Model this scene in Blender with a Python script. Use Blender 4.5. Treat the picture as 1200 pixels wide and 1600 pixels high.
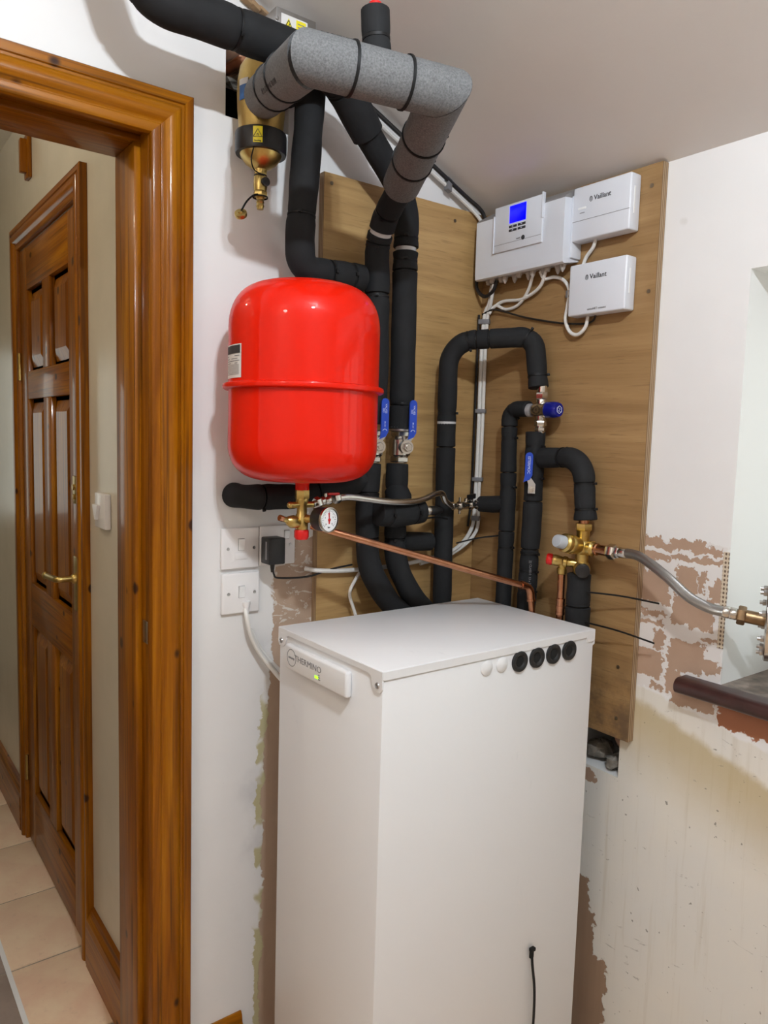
import bpy, bmesh, math, random
from mathutils import Vector, Matrix
random.seed(7)
for o in list(bpy.data.objects): bpy.data.objects.remove(o)
scene = bpy.context.scene
COL = scene.collection
PI = math.pi
V = Vector

# ------------------------------------------------------------------ camera
cam_data = bpy.data.cameras.new('camera')
cam_data.sensor_fit = 'HORIZONTAL'; cam_data.sensor_width = 36.0
cam_data.lens = 36.0*1166.94/1200.0
cam_data.clip_start = 0.02; cam_data.clip_end = 60
cam = bpy.data.objects.new('camera', cam_data); COL.objects.link(cam)
R_ = V((0.8007786, -0.5982888, 0.0283578)); U_ = V((0.0351124, 0.0941545, 0.9949382)); F_ = V((0.5979304, 0.7957295, -0.0964043))
cam.matrix_world = Matrix(((R_.x, U_.x, -F_.x, -1.36735), (R_.y, U_.y, -F_.y, -1.42562), (R_.z, U_.z, -F_.z, 1.45616), (0, 0, 0, 1)))
scene.camera = cam

# ------------------------------------------------------------------ world and light
w = bpy.data.worlds.new('sky'); scene.world = w; w.use_nodes = True
bg = w.node_tree.nodes['Background']
bg.inputs[0].default_value = (0.93, 1.0, 0.93, 1); bg.inputs[1].default_value = 1.35
LAMP_POS = V((-1.06, -1.42, 2.36))
LAMP_WATTS = 40.0
FILL_LAMP_POS = V((-2.30, -1.15, 2.36))
FILL_LAMP_WATTS = 10.0
HALL_FILL_WATTS = 7.0
scene.view_settings.view_transform = 'Standard'
scene.view_settings.look = 'None'
scene.view_settings.exposure = 0.33
scene.view_settings.gamma = 1.0
scene.view_settings.use_curve_mapping = False

# ------------------------------------------------------------------ material helpers
class NT:
    def __init__(s, name):
        s.m = bpy.data.materials.new(name); s.m.use_nodes = True
        s.t = s.m.node_tree; s.b = s.t.nodes['Principled BSDF']
        s.tc = s.t.nodes.new('ShaderNodeTexCoord')
    def n(s, typ, **kw):
        nd = s.t.nodes.new(typ)
        for k, v in kw.items(): setattr(nd, k, v)
        return nd
    def put(s, sock, v):
        if v is None: return
        if isinstance(v, bpy.types.NodeSocket): s.t.links.new(v, sock)
        else: sock.default_value = v
    def math(s, op, a, b=None, c=None, clamp=False):
        nd = s.n('ShaderNodeMath', operation=op, use_clamp=clamp)
        s.put(nd.inputs[0], a); s.put(nd.inputs[1], b); s.put(nd.inputs[2], c)
        return nd.outputs[0]
    def coord(s, scale=(1, 1, 1), loc=(0, 0, 0), kind='Object'):
        mp = s.n('ShaderNodeMapping'); s.t.links.new(s.tc.outputs[kind], mp.inputs[0])
        mp.inputs['Scale'].default_value = scale; mp.inputs['Location'].default_value = loc
        return mp.outputs[0]
    def noise(s, vec, scale=5, detail=4, rough=0.55, dist=0.0, col=False):
        nd = s.n('ShaderNodeTexNoise'); s.t.links.new(vec, nd.inputs['Vector'])
        nd.inputs['Scale'].default_value = scale; nd.inputs['Detail'].default_value = detail
        nd.inputs['Roughness'].default_value = rough; nd.inputs['Distortion'].default_value = dist
        return nd.outputs['Color' if col else 'Fac']
    def ramp(s, fac, stops):
        nd = s.n('ShaderNodeValToRGB'); s.t.links.new(fac, nd.inputs[0]); e = nd.color_ramp.elements
        while len(e) < len(stops): e.new(0.5)
        for el, (p, c) in zip(e, stops):
            el.position = p; el.color = (*c, 1) if len(c) == 3 else c
        return nd.outputs[0]
    def mix(s, fac, a, b, blend='MIX'):
        nd = s.n('ShaderNodeMix', data_type='RGBA', blend_type=blend)
        s.put(nd.inputs[0], fac)
        for i, v in ((6, a), (7, b)):
            s.put(nd.inputs[i], (*v, 1) if isinstance(v, tuple) and len(v) == 3 else v)
        return nd.outputs[2]
    def step(s, x, lo, hi):
        nd = s.n('ShaderNodeMapRange', interpolation_type='SMOOTHSTEP'); s.put(nd.inputs[0], x)
        nd.inputs[1].default_value = lo; nd.inputs[2].default_value = hi
        return nd.outputs[0]
    def bump(s, h, strength=0.2, dist=0.002):
        nd = s.n('ShaderNodeBump'); s.put(nd.inputs['Height'], h)
        nd.inputs['Strength'].default_value = strength; nd.inputs['Distance'].default_value = dist
        s.t.links.new(nd.outputs[0], s.b.inputs['Normal'])
    def base(s, c): s.put(s.b.inputs['Base Color'], (*c, 1) if isinstance(c, tuple) and len(c) == 3 else c)
    def set(s, **kw):
        for k, v in kw.items(): s.put(s.b.inputs[k.replace('_', ' ')], v)
        return s

def plain(name, col, rough=0.5, metal=0.0, var=0.0, scale=60, bump=0.0, bdist=0.0008, **kw):
    t = NT(name)
    if var or bump:
        nz = t.noise(t.coord(), scale, 3)
    if var:
        t.base(t.ramp(nz, [(0.25, tuple(max(0, c*(1-var)) for c in col)), (0.75, tuple(min(1, c*(1+var)) for c in col))]))
    else: t.base(col)
    t.set(Roughness=rough, Metallic=metal, **kw)
    if bump: t.bump(nz, bump, bdist)
    return t.m

M = {}
M['foam'] = plain('black_foam', (0.0125, 0.0132, 0.0145), 0.82, Specular_IOR_Level=0.3, var=0.18, scale=25, bump=0.25, bdist=0.002)
M['tie'] = plain('black_nylon', (0.005, 0.005, 0.0055), 0.55, Specular_IOR_Level=0.3)
M['tape'] = plain('white_tape', (0.55, 0.55, 0.55), 0.5)
g = NT('grey_foam')
nz = g.noise(g.coord(), 330, 3, 0.7)
g.base(g.ramp(nz, [(0.3, (0.080, 0.082, 0.084)), (0.7, (0.185, 0.188, 0.192))])); g.set(Roughness=0.72); g.bump(nz, 0.5, 0.0015); M['grey'] = g.m
M['chrome'] = plain('nickel_plate', (0.62, 0.60, 0.56), 0.22, 1.0, var=0.06)
M['steel'] = plain('zinc_steel', (0.5, 0.5, 0.5), 0.35, 1.0, var=0.08)
M['brass'] = plain('brass', (0.56, 0.41, 0.14), 0.34, 1.0, var=0.12, scale=90)
g = NT('cast_brass')
nz = g.noise(g.coord(), 420, 2)
g.base((0.52, 0.36, 0.12)); g.set(Roughness=0.42, Metallic=1.0); g.bump(nz, 0.35, 0.001); M['castbrass'] = g.m
M['dullbrass'] = plain('dull_brass', (0.27, 0.18, 0.10), 0.42, 1.0, var=0.2, scale=90)
M['copper'] = plain('copper', (0.50, 0.235, 0.13), 0.25, 1.0, var=0.2, scale=45)
M['red'] = plain('red_enamel', (0.68, 0.010, 0.0006), 0.45, Coat_Weight=0.38, Coat_Roughness=0.045, Specular_IOR_Level=0.1, bump=0.05, scale=220, bdist=0.0003)
M['redplastic'] = plain('red_plastic', (0.6, 0.008, 0.008), 0.3)
M['blue'] = plain('blue_sleeve', (0.006, 0.05, 0.42), 0.33)
M['blueknob'] = plain('dark_blue_knob', (0.004, 0.008, 0.19), 0.22)
M['greyplastic'] = plain('pale_grey_plastic', (0.45, 0.48, 0.52), 0.35)
M['black'] = plain('black_plastic', (0.008, 0.008, 0.009), 0.4)
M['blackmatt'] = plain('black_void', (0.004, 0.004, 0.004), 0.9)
M['ink'] = plain('print_ink', (0.03, 0.03, 0.035), 0.6)
M['greyink'] = plain('grey_ink', (0.22, 0.22, 0.23), 0.6)
M['whiteink'] = plain('white_ink', (0.62, 0.68, 0.85), 0.5)
M['dialwhite'] = plain('dial_white', (0.85, 0.87, 0.88), 0.3)
M['sticker'] = plain('paper_label', (0.75, 0.73, 0.71), 0.4)
M['yellow'] = plain('yellow_sticker', (0.85, 0.72, 0.02), 0.4)
M['bluelabel'] = plain('blue_label', (0.03, 0.13, 0.38), 0.4)
M['abs'] = plain('white_module_plastic', (0.70, 0.73, 0.79), 0.36)
M['absgrey'] = plain('grey_module_plastic', (0.25, 0.24, 0.24), 0.5)
M['gland'] = plain('translucent_gland', (0.62, 0.58, 0.54), 0.35, Transmission_Weight=0.35)
M['socket'] = plain('white_socket_plastic', (0.80, 0.79, 0.79), 0.25)
M['cable'] = plain('white_cable', (0.72, 0.71, 0.68), 0.4)
M['blackcable'] = plain('black_cable', (0.01, 0.01, 0.011), 0.4)
M['clip'] = plain('grey_clip', (0.17, 0.17, 0.18), 0.5)
M['orange'] = plain('orange_lever', (0.75, 0.25, 0.03), 0.4)
g = NT('white_powder_coat')
nz = g.noise(g.coord((1, 1, 1)), 9, 6, 0.7); n2 = g.noise(g.coord((60, 8, 8)), 1.4, 4, 0.7)
sm = g.math('MULTIPLY', g.step(nz, 0.58, 0.75), g.step(n2, 0.5, 0.7))
g.base(g.mix(g.math('MULTIPLY', sm, 0.35), (0.765, 0.77, 0.78), (0.50, 0.51, 0.53)))
n3 = g.noise(g.coord(), 600, 2); g.set(Roughness=0.42); g.bump(n3, 0.06, 0.0005); M['casing'] = g.m
M['grommet'] = plain('black_rubber', (0.010, 0.010, 0.011), 0.5)
M['bare_timber'] = plain('rough_timber', (0.30, 0.19, 0.10), 0.8, var=0.4, scale=30)
M['stone'] = plain('rubble_stone', (0.22, 0.20, 0.17), 0.9, var=0.6, scale=40, bump=0.6, bdist=0.01)
M['brickbit'] = plain('broken_plaster', (0.34, 0.21, 0.15), 0.9, var=0.4, scale=40, bump=0.5, bdist=0.01)
M['sill'] = plain('dark_glazed_tile', (0.040, 0.014, 0.012), 0.28, var=0.3, scale=30)
M['silltop'] = plain('dusty_tile', (0.19, 0.15, 0.125), 0.6, var=0.5, scale=35)
M['screw'] = plain('screw_zinc', (0.30, 0.25, 0.18), 0.4, 1.0)
M['terracotta_gap'] = plain('floor_grout', (0.32, 0.27, 0.21), 0.9, var=0.2)
M['paintwhite'] = plain('white_paint', (0.80, 0.80, 0.79), 0.5, var=0.02, scale=12)
M['rearpaint'] = plain('warm_grey_paint', (0.64, 0.56, 0.49), 0.6, var=0.03, scale=9)
M['hallpaint'] = plain('hall_silk_paint', (0.62, 0.565, 0.45), 0.26, var=0.04, scale=8, bump=0.06, bdist=0.002)
g = NT('blue_screen'); g.base((0, 0, 0.2)); g.set(Roughness=0.2, Emission_Color=(0.0, 0.0, 1.0, 1), Emission_Strength=2.2); M['screen'] = g.m
g = NT('green_led'); g.base((0.1, 0.4, 0.02)); g.set(Emission_Color=(0.35, 1.0, 0.02, 1), Emission_Strength=1.6); M['led'] = g.m
g = NT('bulb_glass'); g.base((1, 1, 1)); g.set(Emission_Color=(1, 0.95, 0.88, 1), Emission_Strength=25); M['bulb'] = g.m

def braid_mat():
    t = NT('braided_steel')
    c = t.coord((1, 1, 1), kind='UV')
    w1 = t.n('ShaderNodeTexWave', wave_type='BANDS', bands_direction='DIAGONAL'); t.t.links.new(c, w1.inputs['Vector'])
    w1.inputs['Scale'].default_value = 30
    t.base(t.ramp(w1.outputs['Fac'], [(0.2, (0.20, 0.20, 0.20)), (0.8, (0.55, 0.54, 0.52))]))
    t.set(Metallic=1.0, Roughness=0.33); t.bump(w1.outputs['Fac'], 0.4, 0.001)
    return t.m
M['braid'] = braid_mat()

def pine(name, axis, dark=1.0):
    t = NT(name)
    sc = {'z': (26, 26, 1.3), 'x': (1.3, 26, 26), 'y': (26, 1.3, 26)}[axis]
    c = t.coord(sc)
    n1 = t.noise(c, 1.0, 5, 0.6, 1.2)
    sc2 = {'z': (110, 110, 2.0), 'x': (2.0, 110, 110), 'y': (110, 2.0, 110)}[axis]
    n2 = t.noise(t.coord(sc2), 1.0, 3, 0.5, 0.3)
    col = t.ramp(n1, [(0.28, (0.120*dark, 0.030*dark, 0.0008)), (0.5, (0.25*dark, 0.078*dark, 0.0015)), (0.72, (0.37*dark, 0.140*dark, 0.004))])
    col = t.mix(t.step(n2, 0.52, 0.70), col, (0.12*dark, 0.04*dark, 0.004), 'MIX')
    kc = t.coord({'z': (11, 11, 8), 'x': (8, 11, 11), 'y': (11, 8, 11)}[axis], (0.37, 0.2, 0.6))
    vo = t.n('ShaderNodeTexVoronoi'); t.t.links.new(kc, vo.inputs['Vector']); vo.inputs['Scale'].default_value = 1.0
    k = t.step(vo.outputs['Distance'], 0.13, 0.07)
    col = t.mix(k, col, (0.035*dark, 0.010*dark, 0.003))
    t.base(col); t.set(Roughness=0.36, Coat_Weight=0.24, Coat_Roughness=0.10, Specular_IOR_Level=0.12); t.bump(n1, 0.12, 0.002)
    return t.m
M['pine_z'] = pine('varnished_pine_upright', 'z'); M['pine_x'] = pine('varnished_pine_head', 'x'); M['pine_y'] = pine('varnished_pine_rail', 'y')

def ply(name, axis, g=(1.0, 1.0, 1.0)):
    t = NT(name)
    sc = {'x': (1.6, 20, 24), 'y': (20, 1.6, 24)}[axis]
    n1 = t.noise(t.coord(sc), 1.0, 6, 0.62, 1.0)
    sc2 = {'x': (14, 300, 260), 'y': (300, 14, 260)}[axis]
    n2 = t.noise(t.coord(sc2), 1.0, 3, 0.6)
    n3 = t.noise(t.coord(), 5, 3)
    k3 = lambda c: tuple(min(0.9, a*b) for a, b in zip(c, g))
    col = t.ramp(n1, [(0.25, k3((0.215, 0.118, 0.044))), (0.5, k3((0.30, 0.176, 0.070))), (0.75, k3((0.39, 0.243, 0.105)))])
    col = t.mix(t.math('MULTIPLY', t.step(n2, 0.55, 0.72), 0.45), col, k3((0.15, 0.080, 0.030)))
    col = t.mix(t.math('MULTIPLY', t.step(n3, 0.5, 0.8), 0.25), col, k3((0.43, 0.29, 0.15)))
    sp = t.n('ShaderNodeSeparateXYZ'); t.t.links.new(t.coord(), sp.inputs[0])
    n4 = t.noise(t.coord(), 14, 4, 0.7)
    if axis == 'y':       # grime at the low corner
        low = t.math('MULTIPLY', t.step(sp.outputs[2], 0.24, 0.01), t.step(n4, 0.40, 0.66))
        col = t.mix(t.math('MULTIPLY', low, 0.75), col, (0.085, 0.052, 0.03))
    t.base(col); t.set(Roughness=0.62); t.bump(n2, 0.15, 0.001)
    return t.m
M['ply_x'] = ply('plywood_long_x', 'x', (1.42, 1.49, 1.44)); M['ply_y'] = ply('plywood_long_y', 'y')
g = NT('plywood_edge'); sp = g.n('ShaderNodeSeparateXYZ'); g.t.links.new(g.coord(), sp.inputs[0])
wv = g.math('SINE', g.math('MULTIPLY', g.math('ADD', sp.outputs[0], sp.outputs[1]), 1100.0))
g.base(g.mix(g.step(wv, -0.3, 0.3), (0.20, 0.12, 0.06), (0.42, 0.30, 0.18))); g.set(Roughness=0.8); M['plyedge'] = g.m

def union_rects(t, u, v, rects):
    out = None
    for (u0, u1, v0, v1) in rects:
        a = t.math('MINIMUM', t.math('SUBTRACT', u, u0), t.math('SUBTRACT', u1, u))
        b = t.math('MINIMUM', t.math('SUBTRACT', v, v0), t.math('SUBTRACT', v1, v))
        m = t.math('MINIMUM', a, b)
        out = m if out is None else t.math('MAXIMUM', out, m)
    return out

def wall_right_mat():
    t = NT('plaster_wall_right')
    P = t.coord(); sp = t.n('ShaderNodeSeparateXYZ'); t.t.links.new(P, sp.inputs[0])
    y, z = sp.outputs[1], sp.outputs[2]
    nd = t.n('ShaderNodeSeparateXYZ'); t.t.links.new(t.noise(P, 38, 3, 0.6, col=True), nd.inputs[0])
    nf = t.n('ShaderNodeSeparateXYZ'); t.t.links.new(t.noise(P, 150, 2, 0.6, col=True), nf.inputs[0])
    yy = t.math('ADD', y, t.math('ADD', t.math('MULTIPLY', t.math('SUBTRACT', nd.outputs[0], 0.5), 0.048), t.math('MULTIPLY', t.math('SUBTRACT', nf.outputs[0], 0.5), 0.012)))
    zz = t.math('ADD', z, t.math('ADD', t.math('MULTIPLY', t.math('SUBTRACT', nd.outputs[1], 0.5), 0.038), t.math('MULTIPLY', t.math('SUBTRACT', nf.outputs[1], 0.5), 0.012)))
    n_big = t.noise(P, 3.0, 4, 0.6); n_mid = t.noise(P, 22, 5, 0.65)
    white = t.mix(t.step(n_big, 0.35, 0.7), (0.80, 0.795, 0.79), (0.77, 0.765, 0.76))
    spots = t.step(t.noise(P, 17, 2, 0.4), 0.70, 0.80)
    white = t.mix(t.math('MULTIPLY', spots, 0.22), white, (0.42, 0.38, 0.30))
    # old stained paint below the peeled strip
    n_st = t.noise(t.coord((1, 55, 3)), 1.0, 4, 0.6)
    low = t.mix(t.step(n_big, 0.3, 0.7), (0.76, 0.725, 0.65), (0.71, 0.70, 0.665))
    low = t.mix(t.math('MULTIPLY', t.step(n_st, 0.52, 0.75), 0.30), low, (0.46, 0.39, 0.27))
    # yellow stain: a fringe that starts along a sagging line and fades downwards
    line = t.math('ADD', t.math('ADD', 0.935, t.math('MULTIPLY', t.math('ADD', y, 0.52), 0.30)), t.math('MULTIPLY', t.math('SUBTRACT', n_mid, 0.5), 0.035))
    d = t.math('SUBTRACT', line, z)
    stain = t.math('MULTIPLY', t.step(d, 0.0, 0.022), t.step(d, 0.22, 0.02))
    low = t.mix(t.math('MULTIPLY', stain, 0.72), low, (0.46, 0.35, 0.15))
    scr = t.step(t.noise(t.coord((1, 9, 22)), 1.3, 6, 0.75, 1.5), 0.64, 0.70)
    low = t.mix(t.math('MULTIPLY', scr, 0.55), low, (0.16, 0.14, 0.11))
    dots = t.step(t.noise(P, 75, 2, 0.5), 0.70, 0.74)
    low = t.mix(t.math('MULTIPLY', dots, 0.7), low, (0.12, 0.11, 0.08))
    edge = t.math('ADD', t.math('ADD', 0.955, t.math('MULTIPLY', t.math('ADD', y, 0.52), 0.18)), t.math('MULTIPLY', t.math('SUBTRACT', n_mid, 0.5), 0.03))
    col = t.mix(t.step(t.math('SUBTRACT', edge, z), -0.004, 0.004), white, low)
    # strip where tiles have come off: white adhesive, bare plaster between
    strip = union_rects(t, yy, zz, [(-0.70, -0.40, 0.955, 1.270)])
    col = t.mix(t.step(strip, -0.001, 0.001), col, (0.74, 0.715, 0.70))
    bare = union_rects(t, yy, zz, [(-0.556,-0.490,1.252,1.276), (-0.645,-0.575,1.258,1.276), (-0.686,-0.545,1.250,1.264), (-0.576,-0.490,1.222,1.241), (-0.624,-0.578,1.229,1.243), (-0.686,-0.620,1.232,1.244),
        (-0.582,-0.490,1.136,1.206), (-0.632,-0.594,1.158,1.222), (-0.674,-0.587,1.102,1.163), (-0.643,-0.630,1.172,1.210), (-0.657,-0.644,1.174,1.217), (-0.694,-0.673,1.158,1.212), (-0.677,-0.661,1.166,1.189),
        (-0.577,-0.490,1.108,1.118), (-0.571,-0.490,1.090,1.100), (-0.664,-0.585,1.008,1.070), (-0.611,-0.583,0.960,1.010), (-0.576,-0.490,0.978,1.042), (-0.576,-0.546,0.958,0.971), (-0.692,-0.652,1.077,1.086), (-0.694,-0.661,1.020,1.049), (-0.574,-0.548,1.046,1.082),
        (-0.69,-0.60,0.938,0.975)])
    plas = t.mix(n_mid, (0.40, 0.265, 0.185), (0.47, 0.325, 0.235))
    bm = t.step(bare, -0.0005, 0.0012)
    col = t.mix(bm, col, plas)
    # brick-red edge under the sill
    redm = union_rects(t, yy, zz, [(-0.95, -0.70, 0.920, 0.985)])
    col = t.mix(t.step(redm, 0, 0.003), col, (0.34, 0.13, 0.06))
    # ragged bare plaster beside the foot of the cabinet
    lowbare = union_rects(t, yy, zz, [(-0.428, -0.2, 0.36, 0.47), (-0.448, -0.2, 0.27, 0.40), (-0.485, -0.2, 0.10, 0.30), (-0.460, -0.2, 0.0, 0.12)])
    lb = t.step(lowbare, 0.0, 0.003)
    n_v = t.noise(t.coord((1, 60, 4)), 1.0, 4, 0.6)
    col = t.mix(lb, col, t.mix(n_v, (0.27, 0.175, 0.115), (0.37, 0.25, 0.17)))
    hb = union_rects(t, yy, zz, [(-0.43, -0.30, 0.69, 0.735)])
    col = t.mix(t.step(hb, 0.004, 0.007), col, (0.36, 0.24, 0.17))
    face = t.step(sp.outputs[0], 0.003, 0.001)
    col = t.mix(face, (0.80, 0.80, 0.79), col); bm = t.math('MULTIPLY', bm, face); lb = t.math('MULTIPLY', lb, face)
    t.base(col); t.set(Roughness=0.55)
    t.bump(t.math('ADD', t.math('MULTIPLY', n_mid, 0.3), t.math('MULTIPLY', t.math('MAXIMUM', bm, lb), -1.0)), 0.35, 0.0025)
    return t.m
M['wall_right'] = wall_right_mat()

def wall_left_mat():
    t = NT('plaster_wall_left')
    P = t.coord(); sp = t.n('ShaderNodeSeparateXYZ'); t.t.links.new(P, sp.inputs[0])
    x, z = sp.outputs[0], sp.outputs[2]
    nd = t.n('ShaderNodeSeparateXYZ'); t.t.links.new(t.noise(P, 24, 4, 0.6, col=True), nd.inputs[0])
    off = t.math('MULTIPLY', t.math('SUBTRACT', nd.outputs[0], 0.5), 0.05)
    xx = t.math('ADD', x, off)
    n_big = t.noise(P, 2.5, 4, 0.6); n_mid = t.noise(P, 26, 5, 0.65)
    white = t.mix(t.step(n_big, 0.35, 0.7), (0.80, 0.795, 0.79), (0.77, 0.765, 0.76))
    mark = t.step(t.noise(P, 60, 3, 0.6), 0.73, 0.78)
    white = t.mix(t.math('MULTIPLY', mark, 0.25), white, (0.35, 0.33, 0.30))
    # grey scuffs beside the peeled edge
    sc = t.math('MULTIPLY', t.step(x, -0.72, -0.60), t.math('MULTIPLY', t.step(t.noise(P, 7, 4, 0.6), 0.45, 0.75), t.step(z, 1.08, 0.95)))
    white = t.mix(t.math('MULTIPLY', sc, 0.55), white, (0.40, 0.40, 0.43))
    edge0 = t.math('ADD', -0.592, t.math('MULTIPLY', t.step(z, 1.05, 0.70), -0.022))
    bare = t.math('MINIMUM', t.math('SUBTRACT', xx, edge0), t.math('SUBTRACT', t.math('ADD', 1.235, off), z))
    yell = t.math('MULTIPLY', t.step(t.math('ADD', bare, 0.016), 0.0, 0.003), t.step(t.noise(P, 9, 3), 0.42, 0.5))
    yell = t.math('MULTIPLY', yell, t.step(z, 0.95, 0.85))
    col = t.mix(yell, white, (0.50, 0.46, 0.27))
    plas = t.mix(n_mid, (0.43, 0.31, 0.225), (0.52, 0.385, 0.29))
    smear = t.step(t.noise(t.coord((1, 1, 1.5)), 20, 5, 0.6, 2.0), 0.56, 0.59)
    smear = t.math('MULTIPLY', smear, t.step(z, 1.0, 1.05))
    plas = t.mix(t.math('MULTIPLY', smear, 0.85), plas, (0.70, 0.67, 0.62))
    bm = t.step(bare, 0.0, 0.003)
    col = t.mix(bm, col, plas)
    t.base(col); t.set(Roughness=0.5)
    t.bump(t.math('ADD', t.math('MULTIPLY', n_mid, 0.25), t.math('MULTIPLY', bm, -1.0)), 0.30, 0.0025)
    return t.m
M['wall_left'] = wall_left_mat()
g = NT('ceiling_paint'); nz = g.noise(g.coord(), 5, 4); n2 = g.noise(g.coord(), 45, 3)
g.base(g.mix(nz, (0.77, 0.74, 0.715), (0.70, 0.675, 0.65))); g.set(Roughness=0.45); g.bump(n2, 0.12, 0.003); M['ceiling'] = g.m

def tile_mat(name, a, b):
    t = NT(name)
    oi = t.n('ShaderNodeObjectInfo')
    n1 = t.noise(t.coord(), 7, 4, 0.6); n2 = t.noise(t.coord(), 40, 4, 0.7)
    col = t.mix(t.step(n1, 0.3, 0.7), a, b)
    col = t.mix(t.math('MULTIPLY', t.math('SUBTRACT', oi.outputs['Random'], 0.2), 0.4, clamp=True), col, tuple(c*0.75 for c in a))
    col = t.mix(t.math('MULTIPLY', t.step(n2, 0.55, 0.75), 0.3), col, tuple(c*0.6 for c in b))
    t.base(col); t.set(Roughness=0.42); t.bump(n2, 0.15, 0.002)
    return t.m
M['tile'] = tile_mat('terracotta_tile', (0.86, 0.67, 0.46), (0.78, 0.52, 0.36))
M['tilegrey'] = tile_mat('grey_stone_tile', (0.40, 0.32, 0.27), (0.30, 0.24, 0.20))

# ------------------------------------------------------------------ mesh helpers
class MB:
    def __init__(s): s.v = []; s.f = []; s.uv = None
    def add(s, vs, fs):
        o = len(s.v); s.v += [V(p) for p in vs]; s.f += [tuple(i+o for i in f) for f in fs]; return s
    def box(s, x0, x1, y0, y1, z0, z1, bev=0.0, seg=2):
        x0, x1 = min(x0, x1), max(x0, x1); y0, y1 = min(y0, y1), max(y0, y1); z0, z1 = min(z0, z1), max(z0, z1)
        if bev <= 0:
            vs = [(x, y, z) for z in (z0, z1) for y in (y0, y1) for x in (x0, x1)]
            return s.add(vs, [(0, 2, 3, 1), (4, 5, 7, 6), (0, 1, 5, 4), (1, 3, 7, 5), (3, 2, 6, 7), (2, 0, 4, 6)])
        bm = bmesh.new(); bmesh.ops.create_cube(bm, size=1.0)
        for v in bm.verts: v.co = V(((x0+x1)/2+v.co.x*(x1-x0), (y0+y1)/2+v.co.y*(y1-y0), (z0+z1)/2+v.co.z*(z1-z0)))
        bmesh.ops.bevel(bm, geom=bm.edges[:], offset=bev, segments=seg, affect='EDGES', profile=0.5)
        bm.verts.index_update()
        s.add([v.co.copy() for v in bm.verts], [tuple(v.index for v in f.verts) for f in bm.faces]); bm.free(); return s
    def obox(s, c, ax, ay, az, sx, sy, sz, bev=0.0):
        t = MB().box(-sx/2, sx/2, -sy/2, sy/2, -sz/2, sz/2, bev)
        ax, ay, az = V(ax).normalized(), V(ay).normalized(), V(az).normalized(); c = V(c)
        return s.add([c+ax*p.x+ay*p.y+az*p.z for p in t.v], t.f)
    def lathe(s, prof, p0, d, n=24, phase=0.0, cap=True):
        d = V(d).normalized(); a, b = frame(d); p0 = V(p0); vs = []; fs = []
        for (r, h) in prof:
            for k in range(n):
                an = phase+2*PI*k/n
                vs.append(p0+d*h+(a*math.cos(an)+b*math.sin(an))*r)
        for i in range(len(prof)-1):
            for k in range(n):
                k2 = (k+1) % n
                fs.append((i*n+k, i*n+k2, (i+1)*n+k2, (i+1)*n+k))
        if cap:
            fs.append(tuple(range(n-1, -1, -1))); fs.append(tuple((len(prof)-1)*n+k for k in range(n)))
        return s.add(vs, fs)
    def cyl(s, p0, p1, r, n=20): 
        p0, p1 = V(p0), V(p1); return s.lathe([(r, 0), (r, (p1-p0).length)], p0, p1-p0, n)
    def hexnut(s, p0, p1, r, phase=0.3):
        p0, p1 = V(p0), V(p1); L = (p1-p0).length
        return s.lathe([(r*0.9, 0), (r, L*0.15), (r, L*0.85), (r*0.9, L)], p0, p1-p0, 6, phase)
    def tube(s, pts, r, n=12, cap=True, closed=False):
        pts = [V(p) for p in pts]; N = len(pts); tang = []
        for i in range(N):
            a = pts[max(0, i-1)]; b = pts[min(N-1, i+1)]
            if closed: a = pts[(i-1) % N]; b = pts[(i+1) % N]
            tang.append((b-a).normalized())
        u, w = frame(tang[0]); vs = []; fs = []
        for i in range(N):
            if i:
                q = tang[i-1].rotation_difference(tang[i]); u = (q @ u); u = (u-tang[i]*u.dot(tang[i])).normalized(); w = tang[i].cross(u)
            rr = r[i] if isinstance(r, (list, tuple)) else r
            for k in range(n):
                an = 2*PI*k/n; vs.append(pts[i]+(u*math.cos(an)+w*math.sin(an))*rr)
        M_ = N if closed else N-1
        for i in range(M_):
            for k in range(n):
                k2 = (k+1) % n; j = (i+1) % N
                fs.append((i*n+k, i*n+k2, j*n+k2, j*n+k))
        if cap and not closed:
            fs.append(tuple(range(n-1, -1, -1))); fs.append(tuple((N-1)*n+k for k in range(n)))
        return s.add(vs, fs)
    def prism(s, poly, ext):      # poly: list of 3D points (planar), ext: extrusion vector
        n = len(poly); e = V(ext); p = [V(q) for q in poly]
        return s.add(p+[q+e for q in p], [tuple(range(n-1, -1, -1)), tuple(range(n, 2*n))]+[(i, (i+1) % n, n+(i+1) % n, n+i) for i in range(n)])
    def sphere(s, c, r, n=14, sq=(1, 1, 1)):
        prof = [(max(1e-5, r*math.sin(PI*i/(n//2+1)))*1.0, -r*math.cos(PI*i/(n//2+1))) for i in range(n//2+2)]
        t = MB().lathe(prof, (0, 0, 0), (0, 0, 1), n)
        c = V(c); return s.add([c+V((p.x*sq[0], p.y*sq[1], p.z*sq[2])) for p in t.v], t.f)

def frame(d):
    d = V(d).normalized(); ref = V((0, 0, 1)) if abs(d.z) < 0.9 else V((1, 0, 0))
    a = ref.cross(d).normalized(); return a, d.cross(a).normalized()

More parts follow.
